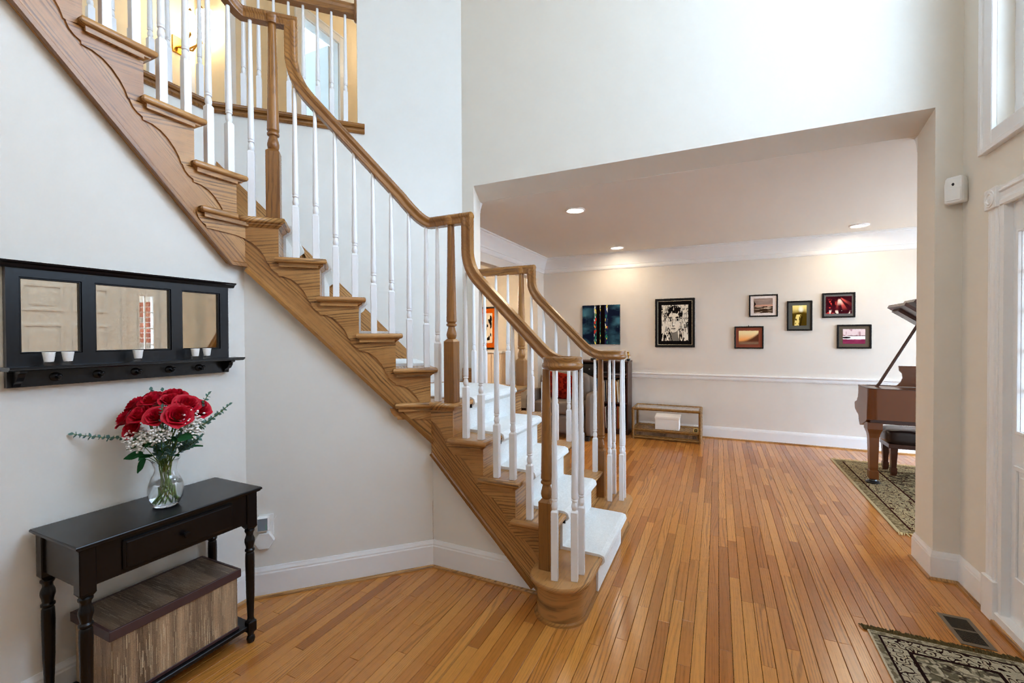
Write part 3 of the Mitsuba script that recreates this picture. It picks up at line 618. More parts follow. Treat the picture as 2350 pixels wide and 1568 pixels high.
# corner brackets bend round the angle
def clip(pts, t0, t1): return Polygon(pts).buffer(0).intersection(sbox(t0, -5, t1, 9))
def corner_bracket(Fa, k, Fb, L):
    pts = [(rk(k) + a, Z(k) + b) for a, b in BR[:9]] + [(rk(k) + 0.163, Z(k) - 0.03)]
    tE = L
    A = Polygon([(rk(k), Z(k) - 0.03), (rk(k), Z(k) - 0.216), (rk(k) + 0.040, Z(k) - 0.226), (rk(k) + 0.053, Z(k) - 0.225), (rk(k) + 0.063, Z(k) - 0.196), (rk(k) + 0.085, Z(k) - 0.16), (rk(k) + 0.115, Z(k) - 0.13), (tE, Z(k) - 0.11), (tE, Z(k) - 0.03)])
    B = Polygon([(0, Z(k) - 0.03), (0, Z(k) - 0.11), (0.05, Z(k) - 0.100), (0.19, Z(k) - 0.094), (0.191, Z(k) - 0.082), (0.208, Z(k) - 0.073), (0.222, Z(k) - 0.056), (0.232, Z(k) - 0.03)])
    grain('bracket', Fa.map(prism_tz(A, -0.008, 0.002)), 'm_oak', st, Fa.a + np.array([0, 0, -0.1]))
    grain('bracket', Fb.map(prism_tz(B, -0.008, 0.002)), 'm_oak', st, Fb.a + np.array([0, 0, -0.1]))
corner_bracket(F1, 5, F2, 0.0)
corner_bracket(F2, 10, F3, 0.9297)
# the corner tread carries on under the next flight's first bracket: return nosing
for Fb, L, k in ((F2, 0.205, 5), (F3, 0.225, 10)):
    c0 = (-1.484, 2.07) if Fb is F2 else (-2.115, 1.439)
    q = loft([fp(Fb, -0.019, -OV), fp(Fb, L, -OV), fp(Fb, L, -0.004), fp(Fb, -0.019, -0.004)], [(Z(k) + a, min(d, 0.018)) for a, d in LV])
    grain('return_nosing', q, 'm_oak', st, Fb.a, smooth=35)
for k in (2, 3, 4, 6, 7, 8, 9, 11, 12, 13, 14, 15):
    F = FR(k); a_, b_ = rk(k) - NOSE - 0.0006, rk(k + 1) + 0.0166
    q = loft([fp(F, a_, -OV - 0.0006), fp(F, b_, -OV - 0.0006), fp(F, b_, -0.004), fp(F, a_ + 0.04, -0.004)], [(Z(k) + a + (0.0004 if a == 0 else 0), min(d, 0.018)) for a, d in LV])
    grain('return_nosing', q, 'm_oak', st, F.a, smooth=35)
# wall skirts along the outer wall
zs = lambda t: 1.235 + 1.03 * t
grain('skirt_board', F2.map(prism_tz(Polygon([(-0.02, Z(5)), (-0.02, zs(-0.02)), (1.3, zs(1.3)), (1.3, Z(10)), (1.0, Z(9)), (0.2, Z(5))]).buffer(0), 1.036, 1.05)), 'm_oak', st, (-0.5, -0.5, 0.707))
grain('skirt_board', cat(bx(-1.93, -1.815, 3.164, 3.178, Z(5), Z(5) + 0.11)), 'm_oak', st, (1, 0, 0))

# ---- carpet runner
rn = thing('stair_runner', 'white pile carpet runner laid up the middle of the oak stairs', 'carpet')
def ribbon(F, line, n0, n1, th=0.011, smooth=40):
    pts = np.array(line)
    pg = LineString(pts).buffer(th, cap_style='flat', join_style='round', quad_segs=4)
    m = prism_tz(pg, n0, n1); return F.map(m)
def runline(ks, first=None):
    L = []
    for k in ks:
        L += [(rk(k) - 0.002, Z(k - 1) + 0.006), (rk(k) - 0.002, Z(k) - 0.05), (rk(k) - 0.022, Z(k) - 0.034), (rk(k) - NOSE - 0.003, Z(k) - 0.02), (rk(k) - NOSE + 0.002, Z(k) - 0.004), (rk(k) - NOSE + 0.016, Z(k) + 0.002)]
    return L
L1 = [(-0.585 - 1.5026 + 1.5026, 0)]
base = [(-0.5026 - 0.42, 0.004)]
l1 = [(0.578 - 1.5026, 0.004), (0.577 - 1.5026, Z(1) - 0.05), (0.556 - 1.5026, Z(1) - 0.034), (0.541 - 1.5026, Z(1) - 0.018), (0.545 - 1.5026, Z(1) - 0.003), (0.56 - 1.5026, Z(1) + 0.002)] + runline([2, 3, 4, 5]) + [(-0.10, Z(5) + 0.002)]
put('carpet_strip', ribbon(F1, l1, 0.155, 0.755), 'm_carpet', rn, smooth=40)
land = Polygon([(-1.36, 2.27), (-1.36, 2.87), (-1.50, 2.99), (-1.9, 2.99), fp(F2, rk(6) - 0.01, 0.80), fp(F2, rk(6) - 0.01, 0.165), (-1.51, 2.23)])
m = loft(list(land.exterior.coords)[:-1], [(Z(5) + a, d) for a, d in ((0.001, 0.0), (0.008, -0.002), (0.0125, 0.003))]); put('carpet_landing', m, 'm_carpet', rn)
put('carpet_strip', ribbon(F2, runline([6, 7, 8, 9, 10]) + [(0.86, Z(10) + 0.002)], 0.165, 0.80), 'm_carpet', rn, smooth=40)
land = [fp(F2, rk(10) + 0.0, 0.165), fp(F2, rk(10) + 0.0, 0.80), (-2.95, 1.75), fp(F3, rk(11) - 0.01, 0.79), fp(F3, rk(11) - 0.01, 0.165), fp(F2, 0.88, 0.155)]
m = loft(land, [(Z(10) + a, d) for a, d in ((0.001, 0.0), (0.008, -0.002), (0.0125, 0.003))]); put('carpet_landing', m, 'm_carpet', rn)
put('carpet_strip', ribbon(F3, runline([11, 12, 13, 14, 15, 16]), 0.165, 0.79), 'm_carpet', rn, smooth=40)
# small brass carpet clips at the runner edge
for k in (2, 3, 4, 5): put('runner_clip', F1.map(cat(bx(rk(k) - 0.03, rk(k) - 0.012, 0.148, 0.156, Z(k) - 0.05, Z(k) - 0.02))), 'm_iron', rn, label='small dark clip at the runner edge')

# ================================================================== RAILINGS
SQ = 0.016
def baluster(zb, zt, ang=0.0, big=1.0):
    """square block, turned bead and vase, long taper; everything measured down from the rail"""
    L = min(0.60, 0.62 * (zt - zb)); zc = zt - L; V = 0.066
    s = SQ * big; hb = zc - V - zb
    m1 = cb(-s, s, -s, s, 0, hb, 0.0015); top = trimesh.creation.box(extents=[1, 1, 1]); 
    ch = trimesh.convex.convex_hull(np.array([[sx * s, sy * s, hb - 0.002] for sx in (-1, 1) for sy in (-1, 1)] + [[sx * s * 0.55, sy * s * 0.55, hb + 0.009] for sx in (-1, 1) for sy in (-1, 1)]))
    r = s
    pf = [(r * 0.62, hb + 0.006), (r * 0.86, hb + 0.014), (r * 0.95, hb + 0.024), (r * 0.86, hb + 0.036), (r * 0.66, hb + 0.046), (r * 0.62, hb + 0.049), (r * 0.9, hb + 0.051), (r * 0.95, hb + 0.0545), (r * 0.9, hb + 0.058), (r * 0.72, hb + 0.060), (r * 0.9, hb + 0.063), (r * 0.93, hb + 0.068), (r * 0.55, zt - zb)]
    m2 = lathe(pf, 14)
    m = cat(m1, ch, m2); m = rot(m, [0, 0, 1], math.degrees(ang)); m.apply_translation([0, 0, 0]); return m, m2
BALMESH = {}
def put_baluster(parent, x, y, zb, zt, ang, big=1.0):
    m, _ = baluster(zb, zt, ang, big); m.apply_translation([x, y, zb]); return put('baluster', m, 'm_post_paint', parent, smooth=38)
def newel(parent, x, y, zb, zt, ang, label=None, s=0.0325):
    H = zt - zb; zc = H - 0.54; V = 0.115; hb = zc - V
    m1 = cb(-s, s, -s, s, 0, hb, 0.002)
    ch = trimesh.convex.convex_hull(np.array([[sx * s, sy * s, hb - 0.002] for sx in (-1, 1) for sy in (-1, 1)] + [[sx * s * 0.6, sy * s * 0.6, hb + 0.014] for sx in (-1, 1) for sy in (-1, 1)]))
    r = 0.0285
    pf = [(r * 0.62, hb + 0.010), (r * 0.9, hb + 0.02), (r * 1.0, hb + 0.035), (r * 0.98, hb + 0.045), (r * 0.8, hb + 0.065), (r * 0.68, hb + 0.078), (r * 0.66, hb + 0.083), (r * 0.98, hb + 0.087), (r * 1.03, hb + 0.093), (r * 0.98, hb + 0.099), (r * 0.78, hb + 0.101), (r * 0.86, hb + 0.107), (r * 1.02, hb + 0.112), (r * 0.98, hb + 0.13), (r * 0.66, H)]
    m2 = lathe(pf, 24)
    a = rot(cat(m1, ch), [0, 0, 1], math.degrees(ang)); a.apply_translation([x, y, zb]); m2.apply_translation([x, y, zb])
    n = grain('newel_post', cat(a, m2), 'm_oak_rail', parent, (0.01, 0.01, 1), smooth=35, label=label)
    return n
# handrail profile
HR = []
for a in np.linspace(0, math.pi, 11): HR.append((0.029 * math.cos(a), 0.010 + 0.021 * math.sin(a)))
HR = [(0.022, -0.031), (0.0245, -0.024), (0.0215, -0.014), (0.022, -0.004), (0.0275, 0.003)] + HR + [(-0.0275, 0.003), (-0.022, -0.004), (-0.0215, -0.014), (-0.0245, -0.024), (-0.022, -0.031)]
def bez(p0, p1, p2, n=10):
    u = np.linspace(0, 1, n)[:, None]; p0, p1, p2 = map(np.asarray, (p0, p1, p2)); return ((1 - u) ** 2 * p0 + 2 * u * (1 - u) * p1 + u ** 2 * p2).tolist()
HC = 1.03                                     # height of the level caps over their landing
NB = 0.012                                    # railing line behind the string face
def railz(F, t):                              # centre of the sloping rail
    return (1.413 + 1.0135 * (t + 1.5026 - 0.955)) if F is F1 else ((2.203 + 1.01 * (t - 0.2247)) if F is F2 else (Z(10) + HC + 0.06 + 1.0156 * (t - 0.10)))
inn = thing('inner_railing', 'inner stair railing with oak handrail, oak newels and white turned balusters', 'stair railing')
def rail(parent, path, side, g, label=None): return grain('handrail', sweep(HR, path, side), 'm_oak_rail', parent, g, smooth=50, label=label)
zA, zB, zV = Z(5) + HC, Z(10) + HC, 1.217
c5, c10 = C1 + np.array([0.0, 0.0]), C2
def P1(t, z): return F1.pt(t, NB, z)
def P2(t, z): return F2.pt(t, NB, z)
def P3(t, z): return F3.pt(t, NB, z)
tgA, tgB = -0.2386, 0.712                      # where the goosenecks rise
# volute
vc = np.array([-0.69, P1(0, 0)[1] - 0.082])
def volute(parent, c, sgn, ystart, zc):
    a = np.radians(np.linspace(90, -225, 44)); rr_ = np.linspace(0.082, 0.060, 44)
    ring = [(c[0] + r * math.cos(t), c[1] + sgn * r * math.sin(t), zc) for t, r in zip(a, rr_)]
    return ring
path = [P1(tgA - 0.0, zA)] 
tm = tgA + 0.0
zs_ = railz(F1, tgA)
slope_top = P1(tgA - 0.075, railz(F1, tgA - 0.075)); 
goose = bez(P1(tgA, zA - 0.17), P1(tgA, railz(F1, tgA) - 0.0), slope_top, 12)
down = bez(P1(-0.68, railz(F1, -0.68)), P1(-0.745, zV), P1(-0.80, zV), 8)
level_A = [P1(0.0, zA)]
upA = bez(P2(0.0, zA), P2(0.05, zA), P2(0.16, railz(F2, 0.16)), 10)
gooseB = bez(P2(tgB - 0.09, railz(F2, tgB - 0.09)), P2(tgB, railz(F2, tgB)), P2(tgB, zB - 0.16), 12)
rail(inn, [tuple(p) for p in ([P1(tgA, zA)] + goose[:1] + goose[1:] + down[:-1])] + volute(inn, vc, 1, vc[1] + 0.082, zV), (0, 1, 0), (-0.707, 0.02, 0.707), 'volute handrail of the lowest flight')
def cornerpt(F, G):                            # where two railing lines meet
    A = np.array([F.a[:2], -G.a[:2]]).T; s = np.linalg.solve(A, (G.pt(0, NB, 0) - F.pt(0, NB, 0))[:2]); return F.pt(s[0], NB, 0), s
pc5, s5 = cornerpt(F1, F2); pc10, s10 = cornerpt(F2, F3)
# one continuous level piece: top of gooseneck, over the newel, round the corner and up flight 2
rail(inn, [tuple(P1(tgA - 0.03, zA)), (pc5[0], pc5[1], zA)] + [tuple(p) for p in upA + gooseB] + [tuple(P2(tgB, zB))], (0, 1, 0), (-0.5, -0.5, 0.707), 'handrail of the middle flight')
upB = bez(P3(0.0, zB), P3(0.05, zB), P3(0.16, railz(F3, 0.16)), 10)
rail(inn, [tuple(P2(tgB - 0.03, zB)), (pc10[0], pc10[1], zB)] + [tuple(p) for p in upB] + [tuple(P3(0.95, railz(F3, 0.95)))], (-S, S, 0), (0, -0.707, 0.707), 'handrail of the upper flight')
vd = lathe([(0.060, -0.031), (0.064, -0.02), (0.066, 0.0), (0.064, 0.018), (0.05, 0.027), (0.02, 0.030), (0.0, 0.030)], 30, (vc[0], vc[1], zV)); grain('volute_cap', vd, 'm_oak_rail', inn, (0, 1, 0.03), smooth=40)
for F, t, z in ((F1, -0.132, zA), (F2, 0.80, zB)):
    p = F.pt(t, NB, z); capm = lathe([(0.030, -0.0312), (0.034, -0.022), (0.031, -0.010), (0.036, 0.002), (0.035, 0.010), (0.029, 0.020), (0.016, 0.0285), (0, 0.0300)], 26, p); grain('newel_cap', capm, 'm_oak_rail', inn, F.a + [0, 0, 0.02], smooth=40)
# posts
pA, pB = F1.pt(-0.134, NB, 0), F2.pt(0.80, NB, 0)
newel(inn, pA[0], pA[1], Z(5), zA - 0.03, 0.0, 'oak newel post standing on the first landing')
newel(inn, pB[0], pB[1], Z(10), zB - 0.03, math.radians(45), 'tall oak newel post standing on the upper landing')
newel(inn, -0.772, 2.058, Z(1), zV - 0.031, 0.0, 'oak newel post under the volute')
for bxx, byy in ((-0.70, 1.972), (-0.612, 2.003), (-0.600, 2.075), (-0.640, 2.125)): put_baluster(inn, bxx, byy, Z(1), zV - 0.03, 0.15)
for k in (2, 3, 4):
    for j in (0, 1):
        if k == 2 and j == 0: continue
        t = rk(k) + 0.022 + 0.096 * j; p = F1.pt(t, NB, 0); put_baluster(inn, p[0], p[1], Z(k), railz(F1, t) - 0.035, 0)
p = F1.pt(rk(5) + 0.112, NB, 0); put_baluster(inn, p[0], p[1], Z(5), zA - 0.03, 0)
for k in (6, 7, 8, 9):
    for j in (0, 1):
        t = rk(k) + 0.018 + 0.0965 * j; p = F2.pt(t, NB, 0); put_baluster(inn, p[0], p[1], Z(k), (railz(F2, t) - 0.035) if t > 0.12 else zA + 0.02 + max(0, t - .03) * 0.8 - 0.03, math.radians(45))
p = F2.pt(0.90, NB, 0); put_baluster(inn, p[0], p[1], Z(10), zB - 0.03, math.radians(45))
for k in (11, 12, 13, 14, 15):
    for j in (0, 1):
        t = rk(k) + 0.02 + 0.096 * j; p = F3.pt(t, NB, 0)
        zt = railz(F3, t) - 0.035 if t > 0.12 else zB - 0.03 + max(0, t - .04) * 0.6
        put_baluster(inn, p[0], p[1], Z(k), zt, 0)
# outer railing of the lowest flight
outr = thing('outer_railing', 'outer stair railing on the living-room side with level oak rail and volute end', 'stair railing')
NO = 0.955
zO, zVo = 1.853, 1.213
def Q(t, z): return F1.pt(t, NO, z)
yo = Q(0, 0)[1]; vo = np.array([-0.69, yo + 0.085])
tg = -0.232
def rz(t): return 1.412 + 1.0135 * (t + 1.5026 - 1.0)
goose = bez(Q(tg, zO - 0.09), Q(tg, rz(tg)), Q(tg - 0.08, rz(tg - 0.08)), 12)
down = bez(Q(-0.62, rz(-0.62)), Q(-0.70, zVo), Q(-0.78, zVo), 8)
a = np.radians(np.linspace(-90, 225, 44)); r_ = np.linspace(0.085, 0.060, 44)
ring = [(vo[0] + r * math.cos(t), vo[1] + r * math.sin(t), zVo) for t, r in zip(a, r_)]
rail(outr, [tuple(q) for q in [Q(tg, zO)] + goose + down] + ring, (0, 1, 0), (-0.707, 0.02, 0.707))
rail(outr, [tuple(Q(tg - 0.03, zO)), (-1.80, yo, zO)], (0, 1, 0), (1, 0, 0.02), 'level oak rail running to the wall')
put('rail_rosette', rot(lathe([(0.0, 0), (0.045, 0), (0.045, 0.008), (0.036, 0.014), (0, 0.014)], 24), [0, 1, 0], -90).apply_translation([-1.795, yo, zO]), 'm_oak_rail', outr, smooth=40, uv=None) if False else None
vd = lathe([(0.062, -0.031), (0.066, -0.02), (0.068, 0.0), (0.066, 0.018), (0.05, 0.027), (0.02, 0.030), (0.0, 0.030)], 30, (vo[0], vo[1], zVo)); grain('volute_cap', vd, 'm_oak_rail', outr, (0, 1, 0.03), smooth=40)
pO = Q(-0.152, 0)
capm = lathe([(0.030, -0.0312), (0.034, -0.022), (0.031, -0.010), (0.036, 0.002), (0.035, 0.010), (0.029, 0.020), (0.016, 0.0285), (0, 0.0300)], 26, (pO[0], yo, zO)); grain('newel_cap', capm, 'm_oak_rail', outr, (1, 0, 0.02), smooth=40)
newel(outr, pO[0], yo, Z(5), zO - 0.03, 0, 'oak newel post at the back corner of the landing')
newel(outr, -0.765, yo + 0.08, Z(1), zVo - 0.03, 0, 'oak newel post under the far volute')
for bxx, byy in ((-0.685, yo + 0.01), (-0.612, yo + 0.055), (-0.61, yo + 0.115), (-0.69, yo + 0.168)): put_baluster(outr, bxx, byy, Z(1), zVo - 0.03, 0.1)
for k in (2, 3, 4):
    for j in (0, 1):
        t = rk(k) + 0.012 + 0.097 * j; put_baluster(outr, *Q(t, 0)[:2], Z(k), max(rz(t) - 0.035, zVo - 0.03), 0)
for x in (-1.463, -1.565, -1.667, -1.765): put_baluster(outr, x, yo, Z(5), zO - 0.03, 0)
# balcony railing upstairs
bal = thing('balcony_railing', 'upstairs balcony railing with oak nosing and rail and white balusters', 'stair railing')
dE = (WE - W1) / np.linalg.norm(WE - W1); nE = np.array([-S, S])
NOS = [(-0.11, -0.068), (0.016, -0.068), (0.026, -0.056), (0.027, -0.046), (0.018, -0.040), (0.018, -0.033), (0.034, -0.031), (0.040, -0.018), (0.042, -0.012), (0.040, -0.006), (0.034, 0.0), (-0.11, 0.0)]
e0 = WE - dE * 0.05
grain('nosing', sweep(NOS, [(*e0, ZU + 0.016), (*W2, ZU + 0.016), (-3.2, 0.3, ZU + 0.016)], (S, -S, 0)), 'm_oak_rail', bal, (0.6, 0.7, 0.02), smooth=40)
zr = ZU + 0.92
b0, b1, b2 = WE + nE * 0.06, W2 + np.array([-0.06, 0.025]), np.array([-3.26, 0.3])
grain('handrail', sweep(np.array(HR) * 1.5, [(*(b0 + dE * 0.0), zr), (*b1, zr), (*b2, zr)], (S, -S, 0)), 'm_oak_rail', bal, (0.6, 0.7, 0.02), smooth=50)
ros = lathe([(0.0, 0), (0.075, 0), (0.078, 0.006), (0.07, 0.018), (0, 0.018)], 28); ros = rot(ros, [0, 1, 0], 90); ros = rot(ros, [0, 0, 1], 180 + 45); ros.apply_translation([*(b0 + dE * 0.0), zr]); grain('rail_rosette', ros, 'm_oak_rail', bal, (0, 0, 1), smooth=40)
for i in range(9):
    q = b0 + dE * (0.085 + 0.0985 * i)
    if (q - b1) @ dE < -0.01: put_baluster(bal, q[0], q[1], ZU + 0.022, zr - 0.045, math.radians(45), 1.05)
for i in range(12):
    q = b1 + np.array([0, -0.05 - 0.0985 * i]); put_baluster(bal, q[0], q[1], ZU + 0.022, zr - 0.045, 0, 1.05)

# ================================================================== ENTRANCE FURNITURE
# ---- black console table
tb = thing('console_table', 'narrow black console table with turned legs and one drawer, against the left wall', 'table')
TX0, TX1, TY0, TY1, TZ = -2.172, -1.838, 0.676, 1.306, 0.686
m = loft([(TX0, TY0), (TX1, TY0), (TX1, TY1), (TX0, TY1)], [(TZ - 0.020, 0.012), (TZ - 0.017, 0.006), (TZ - 0.012, 0.004), (TZ - 0.010, 0.0), (TZ - 0.004, 0.0), (TZ - 0.001, 0.002), (TZ, 0.005)])
put('tabletop', m, 'm_black_wood', tb, smooth=30)
LX, LY = (-2.145, -1.877), (0.712, 1.272); LB = 0.022
put('apron', cat(bx(LX[1] + 0.002, LX[1] + 0.014, LY[0], LY[1], 0.535, TZ - 0.02), bx(LX[0] - 0.014, LX[0] - 0.002, LY[0], LY[1], 0.535, TZ - 0.02), bx(LX[0], LX[1], LY[0] - 0.014, LY[0] - 0.002, 0.535, TZ - 0.02), bx(LX[0], LX[1], LY[1] + 0.002, LY[1] + 0.014, 0.535, TZ - 0.02)), 'm_black_wood', tb)
d = put('drawer', cat(cb(LX[1] + 0.012, LX[1] + 0.024, 0.805, 1.185, 0.548, 0.652, 0.004), cb(LX[1] + 0.02, LX[1] + 0.028, 0.812, 1.178, 0.555, 0.645, 0.003)), 'm_black_wood', tb)
kn = lathe([(0.006, 0), (0.005, 0.008), (0.010, 0.012), (0.0125, 0.017), (0.010, 0.023), (0.0, 0.025)], 20); kn = rot(kn, [0, 1, 0], 90); kn.apply_translation([LX[1] + 0.027, 0.995, 0.60]); put('knob', kn, 'm_black_wood', d, smooth=40)
def leg_mesh(x, y):
    top = cb(x - LB, x + LB, y - LB, y + LB, 0.515, TZ - 0.018, 0.003)
    tp = trimesh.convex.convex_hull(np.array([[x + sx * LB, y + sy * LB, 0.517] for sx in (-1, 1) for sy in (-1, 1)] + [[x + sx * LB * .6, y + sy * LB * .6, 0.503] for sx in (-1, 1) for sy in (-1, 1)]))
    pf = [(0.010, 0.0), (0.014, 0.003), (0.017, 0.016), (0.015, 0.026), (0.010, 0.033), (0.013, 0.038), (0.014, 0.048)]
    foot = lathe(pf, 20, (x, y, 0))
    blk = cb(x - 0.0185, x + 0.0185, y - 0.0185, y + 0.0185, 0.046, 0.098, 0.005)
    pf = [(0.012, 0.096), (0.016, 0.100), (0.013, 0.106), (0.0125, 0.112), (0.0165, 0.22), (0.0185, 0.36), (0.0175, 0.395), (0.014, 0.402), (0.0195, 0.408), (0.0195, 0.414), (0.015, 0.420), (0.0165, 0.432), (0.0205, 0.448), (0.020, 0.460), (0.014, 0.476), (0.0145, 0.486), (0.0195, 0.494), (0.020, 0.500), (0.014, 0.505), (0.014, 0.52)]
    return cat(top, tp, foot, blk, lathe(pf, 22, (x, y, 0)))
for x in LX:
    for y in LY: put('leg', leg_mesh(x, y), 'm_black_wood', tb, smooth=35)
put('lower_shelf', cb(LX[0] - 0.012, LX[1] + 0.006, LY[0] - 0.012, LY[1] + 0.012, 0.062, 0.08, 0.003), 'm_black_wood', tb)
# ---- woven storage box on the lower shelf
wb = thing('storage_box', 'brown woven reed storage box with dark banded lid on the table shelf', 'box')
BX0, BX1, BY0, BY1 = -2.150, -1.892, 0.785, 1.226
def reedbox(name, x0, x1, y0, y1, z0, z1, mat, top=False):
    m = split(cb(x0, x1, y0, y1, z0, z1, 0.004), False); v = m.vertices; fn = np.repeat(np.abs(m.face_normals), 3, 0)
    u = np.where(fn[:, 2] > 0.5, v[:, 0], v[:, 2]); w = np.where(fn[:, 1] > 0.5, v[:, 0], v[:, 1])
    return put(name, m, mat, wb, uv=np.c_[u + 3, w + 5])
reedbox('body', BX0, BX1, BY0, BY1, 0.081, 0.318, 'm_reed')
lid = reedbox('lid', BX0 - 0.006, BX1 + 0.006, BY0 - 0.006, BY1 + 0.006, 0.318, 0.340, 'm_reed_dark')
put('lid_band', cat(cb(BX1 + 0.004, BX1 + 0.010, BY0 - 0.010, BY1 + 0.010, 0.308, 0.342, .0015), cb(BX0 - 0.010, BX0 - 0.004, BY0 - 0.010, BY1 + 0.010, 0.308, 0.342, .0015), cb(BX0 - 0.01, BX1 + 0.01, BY0 - 0.010, BY0 - 0.004, 0.308, 0.342, .0015), cb(BX0 - 0.01, BX1 + 0.01, BY1 + 0.004, BY1 + 0.010, 0.308, 0.342, .0015), *[cb(a, b, c, d, 0.339, 0.3425, .001) for a, b, c, d in ((BX1, BX1 + .01, BY0 - .01, BY1 + .01), (BX0 - .01, BX0, BY0 - .01, BY1 + .01), (BX0, BX1, BY0 - .01, BY0), (BX0, BX1, BY1, BY1 + .01))]), 'm_lid_band', lid)
put('base_band', cat(cb(BX1 - 0.002, BX1 + 0.003, BY0 - 0.003, BY1 + 0.003, 0.081, 0.094, .001), cb(BX0, BX1, BY1 - .002, BY1 + 0.003, 0.081, 0.094, .001)), 'm_lid_band', wb)

# ---- black wall shelf with three mirrors
ms_ = thing('mirror_shelf', 'black wall shelf with three mirror panes and a row of hooks', 'mirror')
MX, MXW = -2.165, -2.189
pl = sbox(0.628, 1.182, 1.372, 1.596)
for a, b in ((0.660, 0.825), (0.863, 1.124), (1.166, 1.333)): pl = pl.difference(sbox(a, 1.297, b, 1.562))
m = prism(pl, MX - MXW); m.vertices = np.stack([m.vertices[:, 2] + MXW, m.vertices[:, 0], m.vertices[:, 1]], 1)
put('frame', m, 'm_black_frame', ms_)
CP = [(0, 0), (0.030, 0), (0.034, 0.004), (0.040, 0.012), (0.050, 0.016), (0.052, 0.022), (0, 0.022)]
put('top_moulding', cat(*[trimesh.Trimesh(np.stack([q.vertices[:, 0] + MXW, 0.606 + q.vertices[:, 2], q.vertices[:, 1] + 1.592], 1), q.faces) for q in [prism(Polygon(CP), 0.790)]]), 'm_black_frame', ms_)
for a, b in ((0.660, 0.825), (0.863, 1.124), (1.166, 1.333)):
    put('mirror_pane', bx(MXW + 0.001, MXW + 0.010, a - 0.001, b + 0.001, 1.296, 1.563), 'm_mirror', ms_)
    put('pane_bead', cat(*[cb(MXW + 0.009, MX - 0.004, *q, 0.002) for q in ((a, a + 0.006, 1.297, 1.562), (b - 0.006, b, 1.297, 1.562), (a, b, 1.297, 1.303), (a, b, 1.556, 1.562))]), 'm_black_frame', ms_)
SH = [(0, 0), (0.070, 0), (0.074, 0.004), (0.082, 0.007), (0.082, 0.014), (0, 0.014)]
q = prism(Polygon(SH), 0.79); put('shelf', trimesh.Trimesh(np.stack([q.vertices[:, 0] + MXW + 0.02, 0.612 + q.vertices[:, 2], q.vertices[:, 1] + 1.240], 1), q.faces), 'm_black_frame', ms_)
cp = Polygon([(0, 0), (0.0, -0.055), (0.006, -0.055), (0.012, -0.045), (0.018, -0.040), (0.030, -0.036), (0.042, -0.022), (0.046, -0.010), (0.062, -0.006), (0.062, 0)])
for y in (0.64, 1.345):
    q = prism(cp, 0.018); put('corbel', trimesh.Trimesh(np.stack([q.vertices[:, 0] + MX, y + q.vertices[:, 2], q.vertices[:, 1] + 1.240], 1), q.faces), 'm_black_frame', ms_)
for y in (0.748, 0.869, 0.99, 1.113, 1.234):
    bse = rot(lathe([(0.016, 0), (0.016, 0.003), (0.010, 0.007)], 18), [0, 1, 0], 90); bse.apply_translation([MX, y, 1.212])
    pth = bez((MX + 0.003, y, 1.212), (MX + 0.034, y, 1.196), (MX + 0.036, y, 1.216), 8)
    put('hook', cat(bse, tube(pth, 0.0042, 8), ball((MX + 0.036, y, 1.2165), 0.0072)), 'm_iron', ms_, smooth=40)
for i, (y, lb) in enumerate(((0.716, 'leftmost of the five white votive candles on the mirror shelf'), (0.766, 'second white votive candle from the left, beside the leftmost one'), (0.978, 'white votive candle standing alone below the middle mirror pane'), (1.193, 'white votive candle below the right mirror pane, left one of that pair'), (1.243, 'rightmost white votive candle on the mirror shelf'))):
    c = thing('votive_candle', lb, 'candle', 'votive candles on the mirror shelf')
    g = lathe([(0.0130, 0.0), (0.0132, 0.003), (0.0128, 0.012), (0.0120, 0.013)], 22, (-2.118, y, 1.2545)); put('glass_foot', g, 'm_glass', c, smooth=40)
    g = lathe([(0.0120, 0.0132), (0.0132, 0.018), (0.0172, 0.046), (0.0172, 0.047), (0.0155, 0.047), (0.0135, 0.036), (0.0, 0.034)], 22, (-2.118, y, 1.2545)); put('frosted_cup', g, 'm_wax', c, smooth=40)
    put('wick', bx(-2.1187, -2.1173, y - 0.0007, y + 0.0007, 1.2875, 1.297), 'm_dark_plastic', c)

# ---- vase with flowers
VX, VY = -1.985, 1.003
vs = thing('glass_vase', 'clear curved glass vase half filled with water on the console table', 'vase')
ou = [(0.036, 0.0), (0.042, 0.004), (0.054, 0.03), (0.060, 0.058), (0.057, 0.088), (0.045, 0.118), (0.036, 0.138), (0.036, 0.150), (0.043, 0.172), (0.049, 0.184)]
th = 0.0028
inr = [(r - th, z) for r, z in ou[2:]][::-1] + [(0.042, 0.012), (0.0, 0.010)]
g = trimesh.creation.revolve(np.array([(0.0, 0.0)] + ou + [(0.0478, 0.185)] + inr), sections=40); g.apply_translation([VX, VY, TZ])
put('vase_body', g, 'm_glass', vs, smooth=50)
w_ = [(0.0, 0.0108), (0.0412, 0.0128), (0.0508, 0.03), (0.0568, 0.058), (0.0538, 0.088), (0.0518, 0.094), (0.0, 0.094)]
g = trimesh.creation.revolve(np.array(w_), sections=40); g.apply_translation([VX, VY, TZ]); put('water', g, 'm_water', vs, smooth=50)
